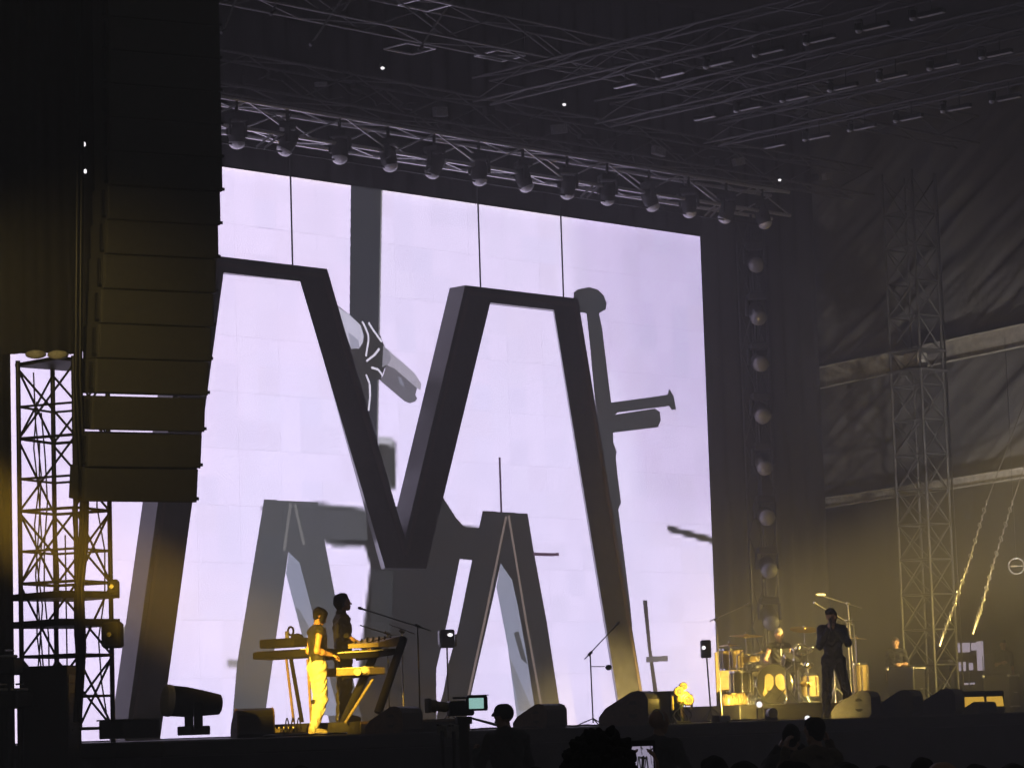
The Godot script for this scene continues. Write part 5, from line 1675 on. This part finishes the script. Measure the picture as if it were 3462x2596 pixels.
func head_bones(j: Dictionary) -> Array:
	var c: Vector3 = j.head
	var t: Basis = j.tilt
	var h := func(x: float, y: float, z: float) -> Vector3: return c + t * Vector3(x, y, z)
	var b := [
		[h.call(0, 0.035, -0.03), h.call(0, 0.04, 0.02), 0.083, 0.076],
		[h.call(0, 0.01, 0.03), h.call(0, -0.075, 0.055), 0.066, 0.034],
		[h.call(-0.04, -0.055, 0.01), h.call(0.04, -0.055, 0.01), 0.034, 0.034],
		[h.call(0, 0.012, 0.094), h.call(0, -0.024, 0.114), 0.009, 0.014],
		[h.call(-0.04, 0.022, 0.078), h.call(0.04, 0.022, 0.078), 0.013, 0.013],
		[h.call(-0.02, -0.055, 0.082), h.call(0.02, -0.055, 0.082), 0.01, 0.01],
	]
	for s in [-1.0, 1.0]:
		b.append([h.call(0.077 * s, 0.012, -0.012), h.call(0.084 * s, -0.022, -0.006), 0.015, 0.009])
	return b


func torso_bones(j: Dictionary, more: float) -> Array:
	var out := Vector3(0.065, 0, 0)
	var side: Vector3 = (j.shoulder_l - j.shoulder_r).normalized()
	out = side * 0.07
	return [
		[j.hip_l, j.hip_r, 0.105 + more, 0.105 + more],
		[j.hips + out * 0.6, j.waist + out * 0.7, 0.095 + more, 0.088 + more],
		[j.hips - out * 0.6, j.waist - out * 0.7, 0.095 + more, 0.088 + more],
		[j.waist + out * 0.7, j.chest + out * 1.1, 0.088 + more, 0.1 + more],
		[j.waist - out * 0.7, j.chest - out * 1.1, 0.088 + more, 0.1 + more],
		[j.shoulder_l.lerp(j.neck, 0.12), j.shoulder_r.lerp(j.neck, 0.12), 0.062 + more, 0.062 + more],
		[j.neck, j.shoulder_l, 0.055 + more, 0.055 + more],
		[j.neck, j.shoulder_r, 0.055 + more, 0.055 + more],
	]


func limb_bones(j: Dictionary, arms: int, legs: int, more: float) -> Array:
	# arms, legs: 1 upper half only, 2 all
	var b := []
	for s in ["_l", "_r"]:
		if arms > 0:
			b.append([j["shoulder" + s], j["elbow" + s], 0.052 + more, 0.041 + more])
		if arms > 1:
			b.append([j["elbow" + s], j["elbow" + s].lerp(j["wrist" + s], 0.35), 0.041 + more, 0.042 + more])
			b.append([j["elbow" + s].lerp(j["wrist" + s], 0.35), j["wrist" + s], 0.042 + more, 0.027 + more])
		if legs > 0:
			b.append([j["hip" + s], j["knee" + s], 0.088 + more, 0.058 + more])
		if legs > 1:
			b.append([j["knee" + s], j["knee" + s].lerp(j["ankle" + s], 0.35), 0.056 + more, 0.058 + more])
			b.append([j["knee" + s].lerp(j["ankle" + s], 0.35), j["ankle" + s], 0.058 + more, 0.038 + more])
	return b


func foot_bones(j: Dictionary, more: float) -> Array:
	var b := []
	for s in ["_l", "_r"]:
		b.append([j["ankle" + s] + Vector3(0, 0.0, -0.02), j["toe" + s], 0.04 + more, 0.03 + more])
		b.append([j["ankle" + s] + Vector3(0, -0.045, -0.035), j["toe" + s], 0.03 + more, 0.028 + more])
		b.append([j["ankle" + s] + Vector3(0, 0.06, 0), j["ankle" + s], 0.042 + more, 0.04 + more])
	return b


func person(label: String, where: Vector3, turn: float, scale_: float, j: Dictionary, wear: Dictionary, fine := 1.0) -> Node3D:
	var o := thing("person", label, "person", where, turn, wear.get("group", ""))
	o.scale = Vector3(0.94, 1.0, 0.94) * scale_
	var cell := 0.0125 * fine
	var body := torso_bones(j, 0.0)
	body.append([j.neck + Vector3(0, -0.02, 0), j.head + j.tilt * Vector3(0, -0.05, -0.012), 0.056, 0.052])
	body.append_array(limb_bones(j, 2, 2, 0.0))
	body.append_array(foot_bones(j, -0.004))
	var parts := [skin(body, cell, 0.035)]
	parts.append(skin(head_bones(j), cell * 0.55, 0.022))
	if wear.get("hands", true):
		for s in [["_l", 1.0], ["_r", -1.0]]:
			var w: Vector3 = j["wrist" + s[0]]
			parts.append(skin(hand_bones(w, w - j["elbow" + s[0]] if not j.has("reach" + s[0]) else j["reach" + s[0]], j["palm" + s[0]], s[1], j["curl" + s[0]]), 0.0055 * maxf(fine, 1.0), 0.006))
	put(skin_mesh(parts), "body", mats[wear.get("skin", "skin")], o)
	if wear.has("top"):
		var t := torso_bones(j, 0.016)
		t.append_array(limb_bones(j, wear.get("sleeves", 2), 0, 0.016))
		if wear.get("collar", false):
			t.append([j.neck + Vector3(0, 0.0, 0), j.neck + Vector3(0, 0.045, 0.005), 0.066, 0.07])
		put(skin_mesh([skin(t, cell, 0.03, 0.006)]), wear.get("top_name", "shirt"), mats[wear.top], o)
	if wear.has("legs"):
		var t := limb_bones(j, 0, 2, wear.get("loose", 0.018))
		t.append([j.hip_l, j.hip_r, 0.123, 0.123])
		t.append([j.hips, j.waist.lerp(j.hips, 0.4), 0.125, 0.115])
		put(skin_mesh([skin(t, cell, 0.03, 0.006)]), "trousers", mats[wear.legs], o)
	if wear.has("shoes"):
		var f := foot_bones(j, 0.01)
		for i in 2:
			put(skin_mesh([skin(f.slice(i * 3, i * 3 + 3), cell * 0.8, 0.02)]), "shoe", mats[wear.shoes], o)
	if wear.has("hair"):
		put(skin_mesh([skin(hair_bones(j, wear.get("cut", "short")), minf(cell * 0.6, 0.009), 0.02 if wear.get("cut", "") != "curly" else 0.008)]), "hair" if wear.get("cut", "") != "cap" else "cap", mats[wear.hair], o)
	if fine <= 1.0:
		var c: Vector3 = j.head
		var t: Basis = j.tilt
		for s in [-1.0, 1.0]:
			var k := MB.new()
			k.ball(c + t * Vector3(0.031 * s, 0.004, 0.082), Vector3(0.012, 0.008, 0.008), 6, 8)
			put(k.mesh(), "eye", mats["eye"], o)
		var k := MB.new()
		k.ball(c + t * Vector3(0, -0.052, 0.091), Vector3(0.022, 0.005, 0.005), 5, 8)
		put(k.mesh(), "mouth", mats["lip"], o)
	return o


func hair_bones(j: Dictionary, cut: String) -> Array:
	var c: Vector3 = j.head
	var t: Basis = j.tilt
	var h := func(x: float, y: float, z: float) -> Vector3: return c + t * Vector3(x, y, z)
	var b := [[h.call(0, 0.05, -0.04), h.call(0, 0.066, 0.02), 0.085, 0.072]]
	if cut == "short":
		b.append([h.call(0, 0.02, -0.06), h.call(0, -0.03, -0.055), 0.065, 0.05])
		b.append([h.call(0, 0.085, 0.03), h.call(0, 0.07, 0.06), 0.05, 0.04])
		for s in [-1.0, 1.0]:
			b.append([h.call(0.055 * s, 0.04, -0.02), h.call(0.062 * s, 0.0, -0.03), 0.036, 0.026])
	elif cut == "bob":
		for s in [-1.0, 1.0]:
			b.append([h.call(0.06 * s, 0.05, 0.0), h.call(0.078 * s, -0.06, 0.0), 0.045, 0.03])
			b.append([h.call(0.05 * s, 0.07, 0.03), h.call(0.062 * s, -0.03, 0.05), 0.04, 0.022])
		b.append([h.call(0, 0.02, -0.06), h.call(0, -0.02, -0.06), 0.07, 0.05])
		b.append([h.call(-0.03, 0.075, 0.06), h.call(0.03, 0.04, 0.085), 0.034, 0.02])
	elif cut == "swept":
		b.append([h.call(0, 0.02, -0.065), h.call(0, -0.06, -0.06), 0.07, 0.045])
		b.append([h.call(-0.03, 0.1, 0.03), h.call(0.03, 0.1, 0.05), 0.05, 0.04])
		b.append([h.call(0, 0.11, 0.0), h.call(0, 0.1, -0.06), 0.05, 0.05])
		for s in [-1.0, 1.0]:
			b.append([h.call(0.06 * s, 0.05, -0.02), h.call(0.072 * s, -0.02, -0.04), 0.042, 0.026])
	elif cut == "curly":
		for i in 110:
			var a := i * 2.4
			var y := 1.0 - 1.55 * (i / 109.0)
			var r := sqrt(maxf(0.0, 1.0 - y * y)) * 0.125
			var q := Vector3(cos(a) * r, 0.03 + y * 0.125, sin(a) * r - 0.025) * (1.0 + 0.09 * sin(i * 5.1))
			b.append([h.call(q.x, q.y, q.z), h.call(q.x * 1.08 + 0.008 * sin(i * 3.0), q.y * 1.08, q.z * 1.08), 0.021, 0.012])
	elif cut == "cap":
		b = [[h.call(0, 0.05, -0.03), h.call(0, 0.062, 0.02), 0.093, 0.084], [h.call(-0.05, 0.05, 0.1), h.call(0.05, 0.05, 0.1), 0.014, 0.014], [h.call(0, 0.05, 0.06), h.call(0, 0.045, 0.15), 0.03, 0.012]]
	return b


func people() -> void:
	# player in the vest, near side of the keyboards
	var j := joints({
		"head": Vector3(0, 1.63, 0.06), "tilt": Basis.from_euler(Vector3(0.42, 0.25, 0)), "chest": Vector3(0, 1.33, 0.01), "neck": Vector3(0, 1.475, 0.01),
		"elbow_r": Vector3(-0.26, 1.16, -0.08), "wrist_r": Vector3(-0.17, 1.1, 0.17), "elbow_l": Vector3(0.26, 1.17, -0.04), "wrist_l": Vector3(0.19, 1.12, 0.2),
		"palm_r": Vector3(0.1, -1, 0), "palm_l": Vector3(-0.1, -1, 0), "curl_r": 0.35, "curl_l": 0.35,
		"knee_r": Vector3(-0.11, 0.5, 0.03), "ankle_r": Vector3(-0.1, 0.085, -0.12), "toe_r": Vector3(-0.12, 0.035, 0.06), "knee_l": Vector3(0.1, 0.51, 0.05), "ankle_l": Vector3(0.1, 0.085, -0.02)})
	var o := person("keyboard player in a black sleeveless vest and pale amber lit trousers", on_deck(Vector3(-9.881, 1.726, 8.300)), 1.15, 1.03, j, {"top": "vest", "top_name": "vest", "sleeves": 0, "legs": "pale trousers", "shoes": "pale boots", "hair": "dark hair", "cut": "bob", "loose": 0.026})
	for s in [-1.0, 1.0]:
		var k := MB.new()
		var p := PackedVector3Array()
		for i in 9:
			var t := i / 8.0
			p.append(Vector3(s * (0.1 - 0.05 * t), 1.49 - 0.36 * t, 0.02 + 0.115 * sin(PI * (0.25 + 0.4 * t))))
		k.tube(p, 0.01, 6)
		put(k.mesh(), "vest_piping", mats["canvas"], o)
		k = MB.new()
		k.t = Transform3D(Basis(Vector3.RIGHT, 0.06), Vector3(0.105 * s, 0.46, 0.02))
		k.lathe(pairs([0.078, -0.03, 0.084, -0.02, 0.084, 0.02, 0.078, 0.03]), 18)
		put(k.mesh(), "knee_strap", mats["black paint"], o)
	# taller player behind, singing
	j = joints({
		"head": Vector3(0, 1.655, 0.02), "tilt": Basis.from_euler(Vector3(-0.22, 0.1, 0)),
		"elbow_r": Vector3(-0.27, 1.17, -0.02), "wrist_r": Vector3(-0.2, 1.08, 0.22), "elbow_l": Vector3(0.27, 1.17, 0.0), "wrist_l": Vector3(0.2, 1.1, 0.25),
		"palm_r": Vector3(0.1, -1, 0), "palm_l": Vector3(-0.1, -1, 0), "curl_r": 0.35, "curl_l": 0.35})
	o = person("taller keyboard player in a black jacket singing into the boom microphone", on_deck(Vector3(-8.920, 1.813, 7.800)) + Vector3(0, 0.18, 0), 1.05, 1.04, j, {"top": "black jacket", "top_name": "jacket", "sleeves": 1, "legs": "black trousers", "shoes": "black plastic", "hair": "brown hair", "cut": "swept", "collar": true, "loose": 0.024})
	o.scale *= Vector3(1.1, 1.0, 1.1)
	for e in [Vector3(-0.09, 1.44, 0.06), Vector3(0.09, 1.44, 0.06)]:
		block("shoulder_badge", e, Vector3(0.07, 0.03, 0.08), mats["chrome dull"], o, 0.008)
	# the singer
	j = joints({
		"head": Vector3(0.0, 1.63, 0.05), "tilt": Basis.from_euler(Vector3(0.18, -0.5, 0.1)),
		"shoulder_l": Vector3(0.19, 1.43, 0.0), "elbow_l": Vector3(0.28, 1.2, 0.13), "wrist_l": Vector3(0.06, 1.42, 0.22),
		"shoulder_r": Vector3(-0.19, 1.43, 0.0), "elbow_r": Vector3(-0.22, 1.17, 0.15), "wrist_r": Vector3(-0.06, 1.43, 0.2),
		"reach_l": Vector3(-0.35, 0.9, 0.0), "reach_r": Vector3(0.3, 0.95, 0.0), "palm_l": Vector3(-0.8, 0, -0.5), "palm_r": Vector3(0.8, 0, -0.5), "curl_l": 0.75, "curl_r": 0.75,
		"knee_l": Vector3(0.19, 0.5, 0.05), "ankle_l": Vector3(0.27, 0.085, -0.02), "toe_l": Vector3(0.33, 0.035, 0.15), "knee_r": Vector3(-0.13, 0.5, 0.04), "ankle_r": Vector3(-0.16, 0.085, -0.03), "toe_r": Vector3(-0.2, 0.035, 0.14)})
	o = person("singer in a black suit with both hands at the microphone", on_deck(Vector3(1.879, 1.791, 8.400)), -0.95, 1.05, j, {"top": "black suit", "top_name": "jacket", "sleeves": 2, "legs": "black trousers", "shoes": "black plastic", "hair": "brown hair", "cut": "swept", "collar": true, "loose": 0.022})
	var mic := thing("microphone", "hand microphone held to the singer's mouth", "microphone", o.position, -0.95)
	var k := MB.new()
	k.tube(PackedVector3Array([Vector3(0.0, 1.47, 0.28), Vector3(-0.01, 1.6, 0.235), Vector3(-0.012, 1.63, 0.225), Vector3(-0.014, 1.66, 0.215), Vector3(-0.015, 1.69, 0.205)]), PackedFloat32Array([0.014, 0.019, 0.027, 0.028, 0.015]), 12)
	put(k.mesh(), "handle", mats["black plastic"], mic)
	block("switch", Vector3(-0.002, 1.55, 0.275), Vector3(0.01, 0.02, 0.008), mats["chrome dull"], mic)
	# the drummer, seated
	j = joints({
		"hips": Vector3(0, 0.6, 0), "waist": Vector3(0, 0.75, 0.02), "chest": Vector3(0, 0.98, 0.01), "neck": Vector3(0, 1.13, 0.0), "head": Vector3(0, 1.295, 0.04), "tilt": Basis.from_euler(Vector3(0.1, -0.15, 0)),
		"shoulder_l": Vector3(0.19, 1.07, 0.0), "shoulder_r": Vector3(-0.19, 1.07, 0.0), "elbow_l": Vector3(0.3, 0.83, 0.05), "elbow_r": Vector3(-0.32, 0.83, 0.06), "wrist_l": Vector3(0.26, 0.74, 0.28), "wrist_r": Vector3(-0.3, 0.72, 0.28),
		"palm_l": Vector3(-0.2, -1, 0), "palm_r": Vector3(0.2, -1, 0), "curl_l": 0.85, "curl_r": 0.85,
		"hip_l": Vector3(0.1, 0.6, 0.02), "hip_r": Vector3(-0.1, 0.6, 0.02), "knee_l": Vector3(0.22, 0.55, 0.42), "knee_r": Vector3(-0.22, 0.55, 0.42), "ankle_l": Vector3(0.24, 0.09, 0.45), "ankle_r": Vector3(-0.2, 0.09, 0.45), "toe_l": Vector3(0.26, 0.035, 0.62), "toe_r": Vector3(-0.22, 0.035, 0.62)})
	var seat: Vector3 = Vector3(5.225, 2.172, 4.500)
	o = person("drummer with grey hair seated behind the drums in a black vest", Vector3(seat.x, 1.98, seat.z), -0.6, 1.0, j, {"top": "vest", "top_name": "vest", "sleeves": 0, "legs": "black trousers", "shoes": "black plastic", "hair": "grey hair", "cut": "short"})
	block("necktie", Vector3(0, 1.0, 0.128), Vector3(0.035, 0.2, 0.012), mats["canvas"], o)
	for s in [-1.0, 1.0]:
		block("collar_tip", Vector3(0.045 * s, 1.12, 0.09), Vector3(0.06, 0.045, 0.02), mats["canvas"], o)
	for s in [-1.0, 1.0]:
		var st := thing("drumstick", "drumstick in the drummer's hand on the screen side" if s < 0 else "drumstick in the drummer's hand on the singer's side", "drumstick", Vector3(seat.x, 1.98, seat.z), -0.6, "drumsticks")
		k = MB.new()
		var a := Vector3(0.28 * s, 0.7, 0.3)
		k.tube(PackedVector3Array([a, a + Vector3(-0.04 * s, 0.06, 0.3), a + Vector3(-0.045 * s, 0.07, 0.34)]), PackedFloat32Array([0.008, 0.007, 0.004]), 8)
		put(k.mesh(), "shaft", mats["bare wood"], st)
		k = MB.new()
		k.ball(a + Vector3(-0.047 * s, 0.073, 0.35), Vector3(0.008, 0.008, 0.011), 5, 8)
		put(k.mesh(), "tip", mats["bare wood"], st)
	# people in the pit
	var away := 2.34
	var plat := thing("camera_platform", "dark platform under the camera operator in the pit", "platform", Vector3(-17.077, 1.425, 19.028) * Vector3(1, 0, 1), -0.8)
	block("deck", Vector3(0, 0.1, 0), Vector3(1.3, 0.2, 1.0), mats["black paint"], plat)
	block("edge", Vector3(0, 0.19, 0.505), Vector3(1.3, 0.03, 0.01), mats["dark steel"], plat)
	var p: Vector3 = Vector3(-17.203, 1.608, 19.218)
	j = joints({"head": Vector3(0, 1.63, 0.06), "tilt": Basis.from_euler(Vector3(0.1, 0.5, 0)), "elbow_l": Vector3(0.28, 1.18, 0.08), "wrist_l": Vector3(0.24, 1.3, 0.28), "elbow_r": Vector3(-0.28, 1.16, 0.08), "wrist_r": Vector3(-0.2, 1.2, 0.3)})
	person("camera operator in a dark cap behind the broadcast camera", Vector3(p.x, 0.2, p.z), away + 0.4, 1.0, j, {"top": "black jacket", "top_name": "jacket", "legs": "black trousers", "shoes": "black plastic", "hair": "black cap", "cut": "cap"}, 1.3)
	p = Vector3(-16.447, 1.563, 20.569)
	j = joints({"head": Vector3(0.0, 1.65, 0.02), "tilt": Basis.from_euler(Vector3(-0.1, -0.4, 0.06)), "elbow_l": Vector3(0.33, 1.2, -0.05), "wrist_l": Vector3(0.28, 1.0, 0.15), "elbow_r": Vector3(-0.33, 1.2, -0.05), "wrist_r": Vector3(-0.3, 1.0, 0.12)})
	o = person("bald guard in a black shirt with a white headset in the pit", Vector3(p.x, 0.0, p.z), away - 0.5, 1.05, j, {"top": "black jacket", "top_name": "shirt", "sleeves": 1, "legs": "black trousers", "shoes": "black plastic"}, 1.3)
	k = MB.new()
	var ring := PackedVector3Array()
	for i in 13:
		var a := PI * i / 12.0
		ring.append(j.head + (j.tilt as Basis) * Vector3(0.095 * cos(a), 0.03 + 0.1 * sin(a), -0.015))
	k.tube(ring, 0.008, 6)
	put(k.mesh(), "headset", mats["canvas"], o)
	p = Vector3(-17.886, 1.385, 23.394)
	j = joints({"elbow_l": Vector3(0.3, 1.3, 0.18), "wrist_l": Vector3(0.12, 1.55, 0.26), "elbow_r": Vector3(-0.3, 1.3, 0.18), "wrist_r": Vector3(-0.12, 1.55, 0.26)})
	person("dark clothed photographer with raised arms in the pit", Vector3(p.x, 0, p.z), away, 0.95, j, {"top": "black jacket", "top_name": "jacket", "legs": "black trousers", "shoes": "black plastic", "hair": "dark hair", "cut": "short"}, 1.5)
	p = Vector3(-18.531, 1.393, 24.175)
	j = joints({"elbow_l": Vector3(0.26, 1.25, 0.2), "wrist_l": Vector3(0.2, 1.5, 0.24), "elbow_r": Vector3(-0.26, 1.3, 0.1), "wrist_r": Vector3(-0.2, 1.55, 0.15), "tilt": Basis.from_euler(Vector3(0.1, 0.3, 0))})
	person("person in a tan shirt standing at the pit below the singer", Vector3(p.x, 0, p.z), away + 0.3, 0.98, j, {"top": "tan shirt", "top_name": "shirt", "legs": "black trousers", "shoes": "black plastic", "hair": "brown hair", "cut": "short"}, 1.5)
	# crew in the far wing
	p = Vector3(12.451, 2.340, 1.800)
	person("crew member in dark clothes standing in the far wing beside the tower", on_deck(p), -1.1, 0.93, joints({"elbow_l": Vector3(0.28, 1.15, 0.05), "wrist_l": Vector3(0.15, 1.15, 0.22)}), {"top": "black jacket", "top_name": "jacket", "sleeves": 1, "legs": "black trousers", "shoes": "black plastic", "hair": "brown hair", "cut": "short"}, 1.5)
	p = Vector3(16.655, 2.294, 1.600)
	person("crew member in dark clothes by the chain slings", on_deck(p), -0.6, 0.9, joints({"elbow_r": Vector3(-0.28, 1.15, 0.05), "wrist_r": Vector3(-0.15, 1.2, 0.22)}), {"top": "black jacket", "top_name": "jacket", "sleeves": 1, "legs": "black trousers", "shoes": "black plastic", "hair": "dark hair", "cut": "short"}, 1.5)
	# the crowd between the camera and the pit
	var crowd := [
		[Vector3(-30.941, 1.723, 33.121), "curly", "dark hair", "large curly dark head of hair close in the crowd below the lone microphone stand", 0.0],
		[Vector3(-28.110, 1.570, 31.678), "short", "dark hair", "spectator with glasses below the photographer", 0.9],
		[Vector3(-26.347, 1.525, 30.596), "short", "brown hair", "short haired spectator below the singer", 0.2],
		[Vector3(-26.089, 1.521, 30.862), "swept", "brown hair", "spectator with swept hair beside the shaved head", -0.2],
		[Vector3(-28.482, 1.581, 32.742), "none", "", "spectator with a shaved head catching the light", 0.1],
		[Vector3(-25.888, 1.495, 31.065), "short", "dark hair", "spectator between the shaved head and the picture corner", 0.3],
		[Vector3(-27.859, 1.540, 32.655), "bob", "brown hair", "spectator with bobbed hair in the picture corner", 0.0],
		[Vector3(-29.626, 1.617, 30.121), "short", "dark hair", "lone spectator's head below the keyboard players", 0.0],
		[Vector3(-26.049, 1.552, 29.462), "swept", "dark hair", "spectator with swept dark hair below the equipment case", 0.4],
		[Vector3(-27.439, 1.531, 31.640), "bob", "dark hair", "spectator with bobbed hair below the plain wedge monitors", -0.2],
		[Vector3(-29.626, 1.594, 31.563), "short", "brown hair", "spectator's head at the picture foot below the camera operator", 0.2],
		[Vector3(-27.496, 1.565, 30.864), "bob", "dark hair", "spectator with dark bobbed hair below the metal battens", -0.3],
	]
	var look := joints({})
	for e in crowd:
		var top: Vector3 = e[0]
		var s: float = top.y / (1.8 if e[1] == "curly" else 1.79)
		var wear := {"top": "black jacket", "top_name": "jacket", "legs": "black trousers", "shoes": "black plastic", "hands": false, "group": "spectators in the crowd"}
		if e[1] != "none":
			wear.merge({"hair": e[2], "cut": e[1]})
		o = person(e[3], Vector3(top.x, 0, top.z), away + e[4], s, look, wear, 2.0)
		if e[4] == 0.9:
			for q in [-1.0, 1.0]:
				k = MB.new()
				ring = PackedVector3Array()
				for i in 13:
					ring.append(Vector3(0.034 * q + 0.026 * cos(TAU * i / 12), 1.655 + 0.02 * sin(TAU * i / 12), 0.122))
				k.tube(ring, 0.003, 5, false)
				put(k.mesh(), "glasses_rim", mats["chrome"], o)
				bar("glasses_arm", Vector3(0.06 * q, 1.66, 0.12), Vector3(0.088 * q, 1.655, 0.0), 0.003, mats["chrome"], o)
	# who holds up the phone
	p = Vector3(-27.727, 1.447, 30.461)
	var ph: Vector3 = Vector3(-27.826, 1.589, 30.527)
	j = joints({"elbow_r": Vector3(-0.22, 1.55, 0.24), "wrist_r": Vector3(-0.085, 1.78, 0.3), "elbow_l": Vector3(0.22, 1.55, 0.24), "wrist_l": Vector3(0.085, 1.78, 0.3), "reach_l": Vector3(0, 1, 0.1), "reach_r": Vector3(0, 1, 0.1), "palm_l": Vector3(-1, 0, 0), "palm_r": Vector3(1, 0, 0), "curl_l": 0.4, "curl_r": 0.4})
	var holder := Vector3(0.0, 0, 0.27).rotated(Vector3.UP, away)
	person("spectator holding up the mobile phone", Vector3(ph.x - holder.x, 0, ph.z - holder.z), away, 0.84, j, {"top": "black jacket", "top_name": "jacket", "legs": "black trousers", "shoes": "black plastic", "hair": "dark hair", "cut": "short", "group": "spectators in the crowd"}, 1.6)
